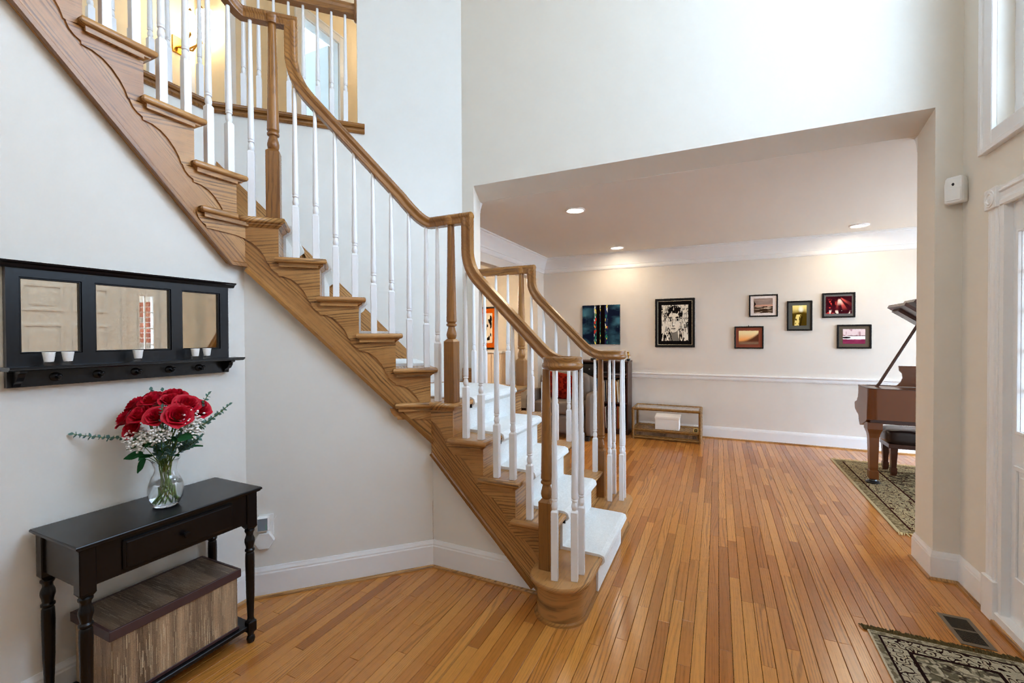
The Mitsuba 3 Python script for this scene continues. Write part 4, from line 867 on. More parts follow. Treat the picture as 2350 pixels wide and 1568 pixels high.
# roses
def petal(r, h, phi, curl, seed):
    """one petal of a cupped bloom: part of a bowl of radius r with a rounded, slightly rolled top"""
    nu, nv = 9, 7; V = []
    for j in range(nv):
        v = j / (nv - 1)
        for i in range(nu):
            u = (i / (nu - 1) - 0.5) * 2
            w = math.sin(math.pi * (0.12 + 0.60 * v))
            R = r * (0.30 + 0.70 * math.sin(min(v / 0.75, 1) * math.pi / 2)) + curl * max(0, v - 0.55) ** 2 * 4 + 0.0012 * u + 0.0012 * math.sin(4 * u + seed) * v
            a = phi * u * w
            V.append([R * math.cos(a), R * math.sin(a), h * v * (1 - 0.22 * u * u * v) - 0.5 * curl * max(0, v - 0.7) * 2])
    F = []
    for j in range(nv - 1):
        for i in range(nu - 1):
            a = j * nu + i; F += [[a, a + 1, a + nu + 1], [a, a + nu + 1, a + nu]]
    return trimesh.Trimesh(np.array(V), np.array(F), process=False)
PET = []
for ring, (n, r, h, phi, curl) in enumerate(((2, 0.0035, 0.040, 1.9, 0.0), (3, 0.0075, 0.040, 1.5, 0.001), (3, 0.0120, 0.039, 1.35, 0.003), (4, 0.0170, 0.037, 1.1, 0.006), (5, 0.0220, 0.034, 0.95, 0.010), (5, 0.0265, 0.029, 0.95, 0.016))):
    m = petal(r, h, phi, curl, ring); d_ = mikit.ply(m, 'm_petal', smooth=True)
    for i in range(n): PET.append((d_, T().rotate([0, 0, 1], 360 / n * i + 47 * ring)))
CAL = mikit.ply(lathe([(0.003, -0.012), (0.007, -0.006), (0.013, 0.0), (0.012, 0.008)], 12), 'm_stem', smooth=40)
def aim(pos, d, s=1.0, spin=0.0):
    d = np.asarray(d, float); d /= np.linalg.norm(d); x = np.cross([0, 0, 1.0], d); L = np.linalg.norm(x); x = x / L if L > 1e-6 else np.array([1.0, 0, 0]); y = np.cross(d, x)
    M = np.eye(4); M[:3, 0], M[:3, 1], M[:3, 2], M[:3, 3] = x, y, d, pos; return T(M).scale(s).rotate([0, 0, 1], spin)
ROSES = [(-2.102, 0.967, 1.085, 'red rose at the upper left of the bouquet'), (-2.025, 0.985, 1.100, 'red rose at the top of the bouquet, left of centre'), (-1.961, 1.011, 1.103, 'red rose at the top centre of the bouquet'), (-1.893, 1.030, 1.085, 'red rose at the upper right of the bouquet'), (-2.010, 0.936, 1.055, 'large open red rose in the left middle of the bouquet'), (-1.930, 0.946, 1.052, 'red rose in the centre of the bouquet'), (-1.868, 0.987, 1.050, 'red rose at the right front of the bouquet'), (-2.037, 0.919, 1.000, 'lowest red rose at the front left of the bouquet'), (-2.100, 0.925, 1.035, 'red rose at the far left edge of the bouquet'), (-1.900, 1.075, 1.062, 'red rose at the right rear edge of the bouquet'), (-2.085, 1.010, 1.108, 'red rose behind the upper left bloom'), (-2.000, 1.045, 1.115, 'red rose at the rear top of the bouquet')]
bc = np.array([-1.985, 1.003, 0.95])
for i, (x, y, z, lb) in enumerate(ROSES):
    rz_ = thing('rose', lb, 'rose', 'red roses in the vase')
    p = np.array([x, y, z]); d_ = p - bc + np.array([0.05, -0.05, 0.02]); d_ /= np.linalg.norm(d_)
    M = aim(p - d_ * 0.02, d_, 1.20 + 0.12 * math.sin(i * 2.3), i * 47)
    for pd, pm in PET: put('petal', pd, None, rz_, to_world=M @ pm)
    put('calyx', CAL, None, rz_, to_world=M)
    q0 = p - d_ * 0.035
    a_ = i * 2.4; foot = np.array([VX + 0.036 * math.cos(a_), VY + 0.036 * math.sin(a_), TZ + 0.016]); neck = np.array([VX + 0.024 * math.cos(a_ + 2.2), VY + 0.024 * math.sin(a_ + 2.2), TZ + 0.145])
    put('stem', tube(bez(foot, neck + (neck - (foot + q0) / 2) * 0.6, q0, 9), 0.0024, 6), 'm_stem', rz_, smooth=50)
# eucalyptus
def leaf_mesh(L, W, fold=0.12, n=6):
    V, F = [], []
    for i in range(n + 1):
        t = i / n; w = W * math.sin(math.pi * (0.04 + 0.94 * t) ** 0.85) * 0.5
        for u in (-1, 0, 1): V.append([L * t, u * w, fold * W * abs(u) - 0.18 * L * t * t])
    for i in range(n):
        for j in (0, 1): a = i * 3 + j; F += [[a, a + 3, a + 4], [a, a + 4, a + 1]]
    return trimesh.Trimesh(np.array(V), np.array(F), process=False)
ELEAF = mikit.ply(leaf_mesh(0.021, 0.017), 'm_eucalyptus', smooth=True)
GLEAF = mikit.ply(leaf_mesh(0.05, 0.034), 'm_leaf', smooth=True)
def along(p, d, n_, s=1.0):
    d = np.asarray(d, float); d /= np.linalg.norm(d); n_ = np.asarray(n_, float); y = np.cross(n_, d); y /= np.linalg.norm(y); z = np.cross(d, y)
    M = np.eye(4); M[:3, 0], M[:3, 1], M[:3, 2], M[:3, 3] = d, y, z, p; return T(M).scale(s)
rl = random.Random(4)
for (p0, p1, nl, lb) in (((-2.06, 0.935, 0.962), (-2.178, 0.800, 0.992), 13, 'long eucalyptus sprig reaching out to the left of the bouquet'), ((-1.915, 1.03, 0.955), (-1.752, 1.108, 1.083), 15, 'long eucalyptus sprig reaching out to the right of the bouquet'), ((-1.93, 1.046, 1.0), (-1.857, 1.093, 1.121), 11, 'short upright eucalyptus sprig at the upper right of the bouquet'), ((-2.05, 1.01, 1.06), (-2.095, 1.012, 1.136), 8, 'small eucalyptus tip above the top left roses'), ((-2.03, 1.03, 1.07), (-2.055, 1.032, 1.132), 7, 'small eucalyptus tip above the top centre roses'), ((-1.905, 0.950, 0.93), (-1.884, 0.944, 1.088), 15, 'upright eucalyptus sprig at the front of the bouquet between the roses'), ((-1.92, 1.02, 0.90), (-1.86, 1.03, 0.985), 12, 'drooping eucalyptus sprig at the lower right of the bouquet'), ((-1.95, 0.96, 0.88), (-1.90, 0.975, 0.96), 10, 'short eucalyptus sprig just above the vase rim'), ((-1.93, 0.99, 0.89), (-1.875, 1.0, 1.0), 12, 'bushy eucalyptus sprig right of the front sprig'), ((-1.97, 0.97, 0.89), (-1.95, 0.95, 0.985), 11, 'eucalyptus sprig in the middle of the bouquet below the roses'), ((-1.92, 1.03, 0.91), (-1.835, 1.05, 0.965), 11, 'low eucalyptus sprig pointing right below the baby breath')):
    e = thing('eucalyptus_sprig', lb, 'leaf sprig', 'eucalyptus sprigs in the vase')
    p0, p1 = np.array(p0), np.array(p1); mid = (p0 + p1) / 2 + np.array([0, 0, -0.012]); pts = np.array(bez(p0, mid, p1, 12))
    base_ = np.array([VX, VY, TZ + 0.13]); full = bez(base_, (base_ + p0) / 2 + [0, 0, 0.02], p0, 6)[:-1] + pts.tolist()
    put('stem', tube(full, 0.0014, 5), 'm_stem', e, smooth=50)
    dv = (p1 - p0) / np.linalg.norm(p1 - p0)
    for i in range(nl):
        t = (i + 0.3) / nl; q = (1 - t) ** 2 * p0 + 2 * t * (1 - t) * mid + t * t * p1
        for sgn in (-1, 1):
            a_ = rl.uniform(-0.6, 0.6) + (math.pi / 2 if i % 2 else 0); s1 = np.cross(dv, [0.3, -0.5, 0.8]); s1 /= np.linalg.norm(s1); s2 = np.cross(dv, s1)
            sd = sgn * (s1 * math.cos(a_) + s2 * math.sin(a_)); put('leaf', ELEAF, None, e, to_world=along(q, sd + 0.75 * dv, dv + 0.2 * s1, (1.0 - 0.35 * t) * rl.uniform(0.85, 1.15)))
    put('leaf', ELEAF, None, e, to_world=along(p1, dv, [0.3, -0.6, 0.7], 0.8))
for i in range(16):
    a_ = i * 2.4; r_ = 0.040 + 0.007 * (i % 5); z_ = 0.885 + 0.006 * i
    lf = thing('rose_leaf', 'broad green rose leaf below the roses near the vase rim', 'leaf', 'green leaves below the roses')
    d_ = np.array([math.cos(a_), math.sin(a_), 0.25 - 0.02 * i]); put('blade', GLEAF, None, lf, to_world=along((VX + r_ * math.cos(a_), VY + r_ * math.sin(a_), z_), d_, [0, 0, 1], 1.0 + 0.08 * (i % 4)))
for i, (x, y, z, ax, ay) in enumerate(((-1.975, 0.955, 0.895, 0.3, -0.7), (-2.02, 0.945, 0.90, -0.5, -0.6), (-1.87, 0.99, 0.965, 0.9, 0.2), (-2.03, 0.96, 0.875, -0.4, -0.4))):
    lf = thing('rose_leaf', ('large rounded green leaf at the front of the vase rim', 'green leaf to the left of the vase rim', 'pointed green leaf at the right below the roses', 'pointed green leaf hanging left below the bouquet')[i], 'leaf')
    put('blade', GLEAF, None, lf, to_world=along((x, y, z), (ax, ay, (0.1, -0.1, 0.15, -0.8)[i]), (0.3, -0.6, 0.8), 1.25)); put('stalk', tube([(VX, VY, TZ + 0.15), (x, y, z)], 0.0014, 5), 'm_stem', lf)
# baby's breath: nobody could count the blossoms
def breath(center, sx, n, seed):
    r0 = np.random.RandomState(seed); ms = []; st_ = []
    for i in range(n):
        o = r0.normal(size=3); o /= np.linalg.norm(o); o = o * r0.rand() ** 0.5 * np.array(sx); p = np.array(center) + o
        ms.append(ball(p, 0.0032 + 0.0018 * r0.rand(), 1, (1, 1, 0.8)))
        if i % 3 == 0: st_.append(tube([np.array(center) * 0.75 + np.array([VX, VY, 0.86]) * 0.25, p], 0.0005, 4))
    return ms, st_
A, As = breath((-2.01, 0.925, 0.958), (0.075, 0.045, 0.048), 280, 1); B, Bs = breath((-1.865, 1.035, 1.015), (0.050, 0.055, 0.060), 220, 2); Cc, Cs = breath((-1.91, 0.945, 0.985), (0.05, 0.04, 0.03), 110, 3)
bb = thing('babys_breath', "sprays of tiny white baby's breath blossoms filling the bouquet", 'flowers'); labels[bb]['kind'] = 'stuff'
put('blossoms', cat(*A, *B, *Cc), 'm_blossom', bb, smooth=True); put('stalks', cat(*As, *Bs, *Cs), 'm_stem', bb)
labels[bb + '__blossoms'] = {'kind': 'stuff'}; labels[bb + '__stalks'] = {'kind': 'stuff'}

# ---- plug-in device on the wall behind the table
FD = F2
def on_f2(t, z, m):                            # m: x right along the wall (seen from the room), y up, z out of the wall
    v = m.vertices; m = m.copy(); m.vertices = FD.pt(0, 0.035, 0) + np.outer(t - v[:, 0], FD.a) - np.outer(v[:, 2], FD.b) + np.outer(z + v[:, 1], [0, 0, 1]); return m
t_of = lambda P: (np.array(P) - C1) @ np.array([-S, -S])
tp = t_of((-2.138, 1.525))
dv = thing('wall_plug', 'white plug-in monitor with small grey screen and thin aerial on the wall by the table', 'plug-in device')
put('body', on_f2(tp, 0.388, cb(-0.028, 0.028, -0.038, 0.038, 0.004, 0.034, 0.006)), 'm_white_plastic', dv)
put('screen', on_f2(tp, 0.388, bx(-0.0225, 0.0225, -0.031, 0.030, 0.0335, 0.0355)), 'm_screen', dv)
put('indicator', on_f2(tp, 0.388, cat(*[bx(0.014, 0.018, y, y + 0.003, 0.0354, 0.0362) for y in (-0.024, -0.014, -0.006)])), 'm_green_light', dv, label='small green lights')
put('aerial', on_f2(tp, 0.388, tube([(0.026, -0.02, 0.015), (0.062, 0.034, 0.015)], 0.0015, 6)), 'm_white_plastic', dv)
pt_ = thing('outlet_plate', 'white wall outlet plate behind the plug-in monitor', 'outlet'); put('plate', on_f2(tp - 0.012, 0.375, cb(-0.035, 0.035, -0.055, 0.055, 0, 0.005, 0.002)), 'm_white_plastic', pt_)
hx = thing('hexagon_plug', 'flat white hexagonal plug-in cover below the wall monitor', 'plug-in device')
a_ = np.arange(6) * math.pi / 3; put('cover', on_f2(tp - 0.004, 0.297, loft(np.c_[np.cos(a_), np.sin(a_)] * 0.048, [(0.0, 0.0), (0.022, 0.0), (0.025, 0.003)])), 'm_white_plastic', hx)

# ---- motion sensor in the corner
sn = thing('motion_sensor', 'small white motion sensor mounted in the corner by the entrance wall', 'sensor')
def on_corner(m):
    m = rot(m, [0, 0, 1], -45); m.apply_translation([1.143, 3.132, 2.115]); return m
q = loft([(-0.041, -0.012), (-0.036, -0.024), (0.036, -0.024), (0.041, -0.012), (0.041, 0.022), (-0.041, 0.022)], [(-0.07, 0.006), (-0.064, 0.001), (0.03, 0.0), (0.06, 0.004), (0.07, 0.01)]); put('housing', on_corner(q), 'm_white_plastic', sn)
put('lens', on_corner(cb(-0.033, 0.033, -0.0265, -0.02, -0.058, 0.01, 0.002)), 'm_white_plastic', sn)
put('sensor_eye', on_corner(ball((0.0, -0.0235, 0.028), 0.006, 2, (1, 0.6, 1.3))), 'm_dark_plastic', sn)

# ---- floor vent
vt = thing('floor_vent', 'bronze metal floor register set in the boards by the front door', 'vent')
vx0, vx1, vy0, vy1 = 0.961, 1.079, 2.555, 2.795
put('vent_frame', cat(*[cb(*q, 0.0, 0.004, 0.0015) for q in ((vx0, vx0 + .017, vy0, vy1), (vx1 - .017, vx1, vy0, vy1), (vx0, vx1, vy0, vy0 + .02), (vx0, vx1, vy1 - .02, vy1), (vx0, vx1, (vy0 + vy1) / 2 - .004, (vy0 + vy1) / 2 + .004))]), 'm_vent', vt)
put('vent_well', bx(vx0 + .01, vx1 - .01, vy0 + .01, vy1 - .01, 0.0004, 0.0009), 'm_dark_plastic', vt)
for i in range(24):
    y = vy0 + 0.025 + i * 0.0081
    put('louver', rot(bx(vx0 + .016, vx1 - .016, y - 0.0022, y + 0.0022, 0.0012, 0.0020), [1, 0, 0], -22, (0, y, 0.0016)), 'm_vent', vt)

# ---- rugs
def fringe(x0, x1, y, dy, n, seed, amp=1.0):
    r0 = np.random.RandomState(seed); ms = []
    for i in range(n):
        x = x0 + (x1 - x0) * (i + 0.5) / n; L = abs(dy) * r0.uniform(0.7, 1.15); s_ = np.sign(dy); dx = r0.normal() * 0.010 * amp
        ms.append(tube([(x, y, 0.006), (x + dx * 0.4, y + s_ * L * 0.5, 0.010), (x + dx, y + s_ * L, 0.0035)], 0.0028, 5))
    return cat(*ms)
rg = thing('area_rug', 'large patterned oriental rug under the piano in the living room', 'rug')
put('rug_field', cb(1.105, 3.0, 3.82, 5.78, 0.0005, 0.008, 0.002), 'm_rug_living', rg)
k = put('fringe', cat(fringe(1.11, 2.4, 3.82, -0.05, 170, 1), fringe(1.11, 2.4, 5.78, 0.05, 130, 2)), 'm_fringe_cream', rg); labels[k] = {'kind': 'stuff', 'label': 'cream fringe'}
rg = thing('door_rug', 'small patterned rug with dark fringe in front of the entrance door', 'rug')
put('rug_field', cb(0.618, 1.13, 1.0, 2.495, 0.0005, 0.009, 0.002), 'm_rug_front', rg)
k = put('fringe', fringe(0.605, 1.14, 2.495, 0.04, 190, 3), 'm_fringe_dark', rg); labels[k] = {'kind': 'stuff', 'label': 'dark olive fringe'}

# ================================================================== LIVING ROOM
YB = YF - 0.001
def on_far(m):                                 # m: x right, y up (relative), z out of the wall
    v = m.vertices; m = m.copy(); m.vertices = np.stack([v[:, 0], YB - v[:, 2], v[:, 1]], 1); return m
def quad(x0, x1, z0, z1, d):
    m = trimesh.Trimesh([[x0, z0, d], [x1, z0, d], [x1, z1, d], [x0, z1, d], [x0, z0, d - .002], [x1, z0, d - .002], [x1, z1, d - .002], [x0, z1, d - .002]], [[0, 1, 2], [0, 2, 3], [4, 6, 5], [4, 7, 6], [0, 5, 1], [0, 4, 5], [1, 6, 2], [1, 5, 6], [2, 7, 3], [2, 6, 7], [3, 4, 0], [3, 7, 4]], process=False)
    return on_far(m), np.array([[0, 0], [1, 0], [1, 1], [0, 1]] * 2, float)
def frame4(x0, x1, z0, z1, w, d0, d1, c=0.003): return on_far(cat(*[cb(*q, d0, d1, c) for q in ((x0, x0 + w, z0, z1), (x1 - w, x1, z0, z1), (x0 + w * .9, x1 - w * .9, z0, z0 + w), (x0 + w * .9, x1 - w * .9, z1 - w, z1))]))
def vc(m, c): return np.tile(np.array(s2l(*c)), (len(m.vertices), 1))
def picture(name, lb, x0, x1, z0, z1, fwid, matc, mw, art, inner=None, cat_='picture', fm='m_picture_frame'):
    t = thing(name, lb, cat_)
    put('frame', frame4(x0, x1, z0, z1, fwid, 0.0, 0.022), fm, t)
    q = on_far(cb(x0 + fwid * .6, x1 - fwid * .6, z0 + fwid * .6, z1 - fwid * .6, 0.001, 0.012, .001)); put('mat_board', q, 'm_card', t, color=vc(q, matc))
    if inner:
        a = inner; q = frame4(x0 + a, x1 - a, z0 + a, z1 - a, 0.006, 0.010, 0.018, .001); put('inner_fillet', q, 'm_card', t, color=vc(q, (196, 184, 160)))
    l, r, b, tt = mw; q, uv = quad(x0 + l, x1 - r, z0 + b, z1 - tt, 0.0145); put('print', q, 'm_art_' + art, t, uv=uv)
    return t
t = thing('canvas_painting', 'square dark blue canvas with coloured stained-glass bands on the far wall', 'painting')
put('canvas_body', on_far(cb(-1.812, -1.265, 1.228, 1.796, 0.0, 0.024, 0.002)), 'm_picture_frame', t)
q, uv = quad(-1.812, -1.265, 1.228, 1.796, 0.0262); put('painted_face', q, 'm_art_canvas', t, uv=uv)
picture('portrait_print', 'black and white woodcut style portrait of a face in a wide black frame', -0.785, -0.278, 1.190, 1.852, 0.030, (20, 18, 18), (0.083, 0.083, 0.087, 0.087), 'portrait', inner=0.032)
picture('framed_photo', 'framed brown seascape photograph with a white mat, upper left of the five photos', 0.358, 0.674, 1.580, 1.858, 0.016, (226, 214, 208), (0.055, 0.055, 0.047, 0.047), 'seascape')
picture('framed_photo', 'framed orange desert dune photograph with a rust mat, lowest left photo', 0.192, 0.520, 1.178, 1.462, 0.016, (134, 74, 56), (0.05, 0.055, 0.055, 0.055), 'desert')
t_n = thing('picture_nail', 'tiny nail above the rust mat photograph', 'nail'); put('nail', on_far(bx(0.352, 0.358, 1.462, 1.476, 0, 0.008)), 'm_dark_plastic', t_n)
picture('framed_photo', 'upright framed photograph of a golden river valley with a grey mat', 0.770, 1.032, 1.402, 1.765, 0.018, (92, 92, 86), (0.058, 0.058, 0.062, 0.055), 'river')
picture('framed_photo', 'framed dark red flower photograph, upper right of the five photos', 1.131, 1.452, 1.552, 1.846, 0.018, (106, 104, 102), (0.036, 0.034, 0.048, 0.042), 'flower')
picture('framed_photo', 'framed pale winter scene photograph with a taupe mat, lowest right photo', 1.277, 1.604, 1.188, 1.468, 0.018, (98, 88, 76), (0.056, 0.058, 0.056, 0.052), 'winter')

# ---- bookcase with records
bkx0, bkx1, by0, by1 = -1.80, -1.10, 6.07, 6.36
bk = thing('bookcase', 'dark wood bookcase filled with records behind the stair newels', 'bookcase')
put('side_panel', cb(bkx1 - 0.022, bkx1, by0, by1, 0, 0.985, .002), 'm_bookcase', bk); put('side_panel', cb(bkx0, bkx0 + 0.022, by0, by1, 0, 0.985, .002), 'm_bookcase', bk)
put('back_panel', bx(bkx0, bkx1, by1 - 0.01, by1, 0, 0.98), 'm_bookcase', bk)
put('top', cb(bkx0 - 0.008, bkx1 + 0.008, by0 - 0.008, by1, 0.982, 1.005, .003), 'm_bookcase', bk)
for z in (0.07, 0.435, 0.795): put('shelf', cb(bkx0 + .02, bkx1 - .02, by0 + 0.004, by1, z - 0.02, z, .002), 'm_bookcase', bk)
put('plinth', bx(bkx0 + .02, bkx1 - .02, by0 + 0.02, by0 + 0.035, 0, 0.055), 'm_bookcase', bk)
put('divider', bx(-1.385, -1.365, by0 + 0.006, by1, 0.795, 0.982), 'm_bookcase', bk); put('divider', bx(-1.385, -1.365, by0 + 0.006, by1, 0.435, 0.775), 'm_bookcase', bk); put('divider', bx(-1.385, -1.365, by0 + 0.006, by1, 0.07, 0.415), 'm_bookcase', bk)
dr_ = put('drawer', cb(-1.72, -1.53, by0 - 0.004, by0 + 0.2, 0.80, 0.955, .004), 'm_dark_plastic', bk); put('knob', ball((-1.63, by0 - 0.01, 0.885), 0.008), 'm_chrome', dr_)
rr = random.Random(21)
ORD = 'first second third fourth fifth sixth seventh eighth ninth tenth eleventh twelfth thirteenth fourteenth fifteenth sixteenth seventeenth eighteenth nineteenth twentieth twenty-first twenty-second twenty-third twenty-fourth twenty-fifth twenty-sixth twenty-seventh twenty-eighth twenty-ninth thirtieth'.split()
CN = ['cream', 'ivory', 'beige', 'amber', 'slate', 'blue', 'white', 'tan', 'red', 'grey brown', 'pale', 'charcoal']
cols = [(226, 216, 190), (236, 230, 214), (206, 190, 158), (176, 120, 52), (60, 66, 80), (96, 128, 158), (240, 236, 226), (190, 170, 130), (150, 60, 50), (80, 74, 66), (214, 204, 180), (50, 46, 46)]
for (sx0, sx1, z, grp, lb) in ((-1.76, -1.39, 0.436, 'records on the middle shelf', 'the left part of the middle shelf'), (-1.76, -1.39, 0.071, 'records on the bottom shelf', 'the left part of the bottom shelf'), (-1.355, -1.135, 0.436, 'records at the right of the middle shelf', 'the right bay of the middle shelf'), (-1.355, -1.135, 0.071, 'records at the right of the bottom shelf', 'the right bay of the bottom shelf')):
    x = sx0; nth = 0
    lean = 0.0
    while x < sx1 - 0.012:
        w = rr.uniform(0.007, 0.017); h = rr.uniform(0.285, 0.315); lean = rr.choice([lean, lean, 3, 5, 8]) if x > sx0 + 0.1 else 0
        m = rot(cb(x, x + w, by0 + 0.025 + rr.uniform(0, 0.02), by0 + 0.275, z, z + h, 0.001), [0, 1, 0], -lean * 0.5, (x, 0, z)); ci = rr.randrange(len(cols) if x > -1.345 or z < 0.2 else 8); c = cols[ci]
        r_ = thing('record_sleeve', f'{CN[ci]} record sleeve, {ORD[nth]} from the left in {lb}', 'record', grp); nth += 1; put('sleeve', m, 'm_card', r_, color=vc(m, c)); x += w + rr.uniform(0.0, 0.003) + math.sin(math.radians(lean * .5)) * .012
for i, (z, c) in enumerate(((0.797, (60, 60, 66)), (0.812, (170, 160, 160)), (0.824, (90, 84, 90)))):
    b_ = thing('flat_book', ('bottom', 'middle', 'top')[i] + ' book of the small flat stack on the upper bookcase shelf', 'book', 'flat books on the upper shelf'); m = cb(-1.35, -1.145 + 0.01 * i, by0 + 0.03, by0 + 0.25, z, z + 0.013, .001); put('cover', m, 'm_card', b_, color=vc(m, c))
def trophy(lb, x, y, z, h, mat, bw):
    t = thing('trophy', lb, 'trophy')
    put('base', cb(x - bw, x + bw, y - bw, y + bw, z, z + 0.03, .003), 'm_dark_plastic', t)
    put('figure', cat(lathe([(0.006, 0.03), (0.005, h * .35), (0.010, h * .5), (0.013, h * .68), (0.008, h * .80)], 14, (x, y, z)), ball((x, y, z + h * .88), 0.012), tube([(x - .018, y, z + h * .95), (x - .008, y, z + h * .72), (x + .008, y, z + h * .70), (x + .024, y, z + h * .52)], 0.004, 6)), mat, t, smooth=40)
trophy('dark trophy figure on a black base on top of the bookcase', -1.605, 6.18, 1.005, 0.17, 'm_iron', 0.032)
trophy('gold trophy figure at the right end of the bookcase top', -1.115, 6.18, 1.005, 0.13, 'm_brass', 0.022)
t = thing('display_box', 'low pale box lying on top of the bookcase behind the rail', 'box'); put('body', cb(-1.54, -1.36, 6.10, 6.25, 1.006, 1.035, .003), 'm_brass', t)

# ---- rattan bench table with glass top
rt = thing('rattan_table', 'low rattan table with a glass top and woven front by the far wall', 'table')
ax0, ax1, ay0, ay1 = -1.015, -0.20, 5.955, 6.33
for x in (ax0, ax1):
    for y in (ay0, ay1): put('leg', tube([(x, y, 0.0), (x, y, 0.40)], 0.018, 12), 'm_rattan', rt, smooth=50)
for z in (0.392, 0.120, 0.022):
    for p, q in (((ax0, ay0), (ax1, ay0)), ((ax0, ay1), (ax1, ay1)), ((ax0, ay0), (ax0, ay1)), ((ax1, ay0), (ax1, ay1))): put('rail', tube([(*p, z), (*q, z)], 0.017, 12), 'm_rattan', rt, smooth=50)
put('glass_top', bx(ax0 + .018, ax1 - .018, ay0 + .018, ay1 - .018, 0.394, 0.401), 'm_pane', rt)
put('lower_shelf', bx(ax0, ax1, ay0, ay1, 0.112, 0.124), 'm_rattan', rt)
put('front_panel', cat(cb(ax0 + .02, ax1 - .02, ay0 + 0.004, ay0 + 0.014, 0.035, 0.105, .002)), 'm_reed_dark', rt, uv=None) if False else None
m = split(cb(ax0 + .03, ax1 - .03, ay0 + 0.004, ay0 + 0.014, 0.045, 0.098, .002), False); put('front_panel', m, 'm_reed_dark', rt, uv=np.c_[m.vertices[:, 2], m.vertices[:, 0] * .5])
put('panel_moulding', cat(tube([(ax0 + .025, ay0 - .002, 0.046), (ax1 - .025, ay0 - .002, 0.046)], .005, 8), tube([(ax0 + .025, ay0 - .002, 0.098), (ax1 - .025, ay0 - .002, 0.098)], .005, 8), tube([(ax0 + .028, ay0 - .002, 0.046), (ax0 + .028, ay0 - .002, 0.098)], .005, 8), tube([(ax1 - .028, ay0 - .002, 0.046), (ax1 - .028, ay0 - .002, 0.098)], .005, 8)), 'm_rattan', rt)
wbx = thing('white_box', 'white lidded cardboard box standing inside the rattan table', 'box')
put('box_body', cb(-0.745, -0.452, 6.03, 6.22, 0.125, 0.262, .002), 'm_matt_white', wbx); put('lid', cb(-0.750, -0.447, 6.024, 6.226, 0.262, 0.292, .003), 'm_matt_white', wbx)
put('lid_flap', rot(cb(-0.752, -0.440, 6.025, 6.235, 0.291, 0.302, .002), [1, 0, 0], 6, (0, 6.2, 0.295)), 'm_matt_white', wbx)
gt = thing('picture_tile', 'small square tile with a dark motif leaning at the right inside the rattan table', 'tile')
m = rot(cb(-0.278, -0.222, 5.985, 5.993, 0.126, 0.182, .001), [1, 0, 0], -8, (0, 5.99, 0.126)); put('tile', m, 'm_card', gt, color=vc(m, (206, 176, 112)))
m = rot(cb(-0.268, -0.232, 5.983, 5.987, 0.137, 0.172, .001), [1, 0, 0], -8, (0, 5.99, 0.126)); put('motif', m, 'm_card', gt, color=vc(m, (44, 46, 44)))
m = rot(ball((-0.25, 5.983, 0.154), 0.009, 2, (1, .4, 1)), [1, 0, 0], -8, (0, 5.99, 0.126)); put('motif_centre', m, 'm_card', gt, color=vc(m, (160, 130, 60)))

# ---- armchair
ac = thing('armchair', 'grey-brown upholstered armchair beyond the stair balusters', 'armchair')
def cush(x0, x1, y0, y1, z0, z1, r=0.03, bulge=0.0):
    m = trimesh.creation.box(extents=[1, 1, 1]); m = m.subdivide().subdivide().subdivide(); v = m.vertices * 2; p = 6.0
    nrm = (np.abs(v) ** p).sum(1) ** (1 / p); v = v / nrm[:, None]
    m.vertices = v * np.array([(x1 - x0) / 2, (y1 - y0) / 2, (z1 - z0) / 2]) + np.array([(x0 + x1) / 2, (y0 + y1) / 2, (z0 + z1) / 2]); return m
put('arm', cush(-1.545, -1.455, 5.50, 6.03, 0.045, 0.612), 'm_sofa', ac, smooth=50); put('arm', cush(-2.37, -2.28, 5.50, 6.03, 0.045, 0.612), 'm_sofa', ac, smooth=50)
put('seat_base', cush(-2.29, -1.53, 5.53, 6.0, 0.055, 0.33), 'm_sofa', ac, smooth=50); put('seat_cushion', cush(-2.28, -1.545, 5.50, 5.92, 0.315, 0.49), 'm_sofa', ac, smooth=50)
put('seat_back', cush(-2.30, -1.525, 5.90, 6.045, 0.10, 0.82), 'm_sofa', ac, smooth=50); put('back_cushion', rot(cush(-2.26, -1.565, 5.78, 5.93, 0.47, 0.86), [1, 0, 0], 8, (0, 5.86, .47)), 'm_sofa', ac, smooth=50)
for x in (-1.52, -2.31):
    for y in (5.55, 5.98): put('foot', cb(x - .03, x + .03, y - .03, y + .03, 0, 0.055, .004), 'm_dark_plastic', ac)
cs = thing('red_cushion', 'rust red patterned cushion standing on the armchair seat', 'cushion')
m = cush(-0.19, 0.19, -0.05, 0.05, -0.19, 0.19); f_ = 1 - 0.55 * np.maximum(np.abs(m.vertices[:, 0]), np.abs(m.vertices[:, 2]))[:, None] / 0.19 * np.array([[0, 1, 0]]); m.vertices = m.vertices * f_
m = rot(rot(m, [0, 1, 0], 8), [1, 0, 0], 18); m.apply_translation([-1.96, 5.72, 0.675]); put('cover', m, 'm_cushion', cs, smooth=50)

# ---- piano
pn = thing('grand_piano', 'brown mahogany baby grand piano with its lid propped open, partly behind the pillar', 'piano')
cheek = Polygon([(4.95, 0.585), (4.99, 0.56), (5.10, 0.52), (5.16, 0.50), (5.20, 0.545), (5.20, 0.585), (5.25, 0.60), (5.32, 0.63), (5.335, 0.66), (5.335, 0.69), (5.32, 0.70), (5.27, 0.715), (5.235, 0.75), (5.215, 0.80), (5.21, 0.875), (4.93, 0.868)])
m = prism(cheek, 0.05); m.vertices = np.stack([m.vertices[:, 2] + 1.215, m.vertices[:, 0], m.vertices[:, 1]], 1); put('cheek', m, 'm_mahogany', pn)
a = np.radians(np.linspace(180, 270, 10)); rim = [(1.216, 5.22)] + [(1.286 + 0.07 * math.cos(t), 4.965 + 0.07 * math.sin(t)) for t in a] + [(2.75, 4.90), (2.75, 5.28), (1.30, 5.28)]
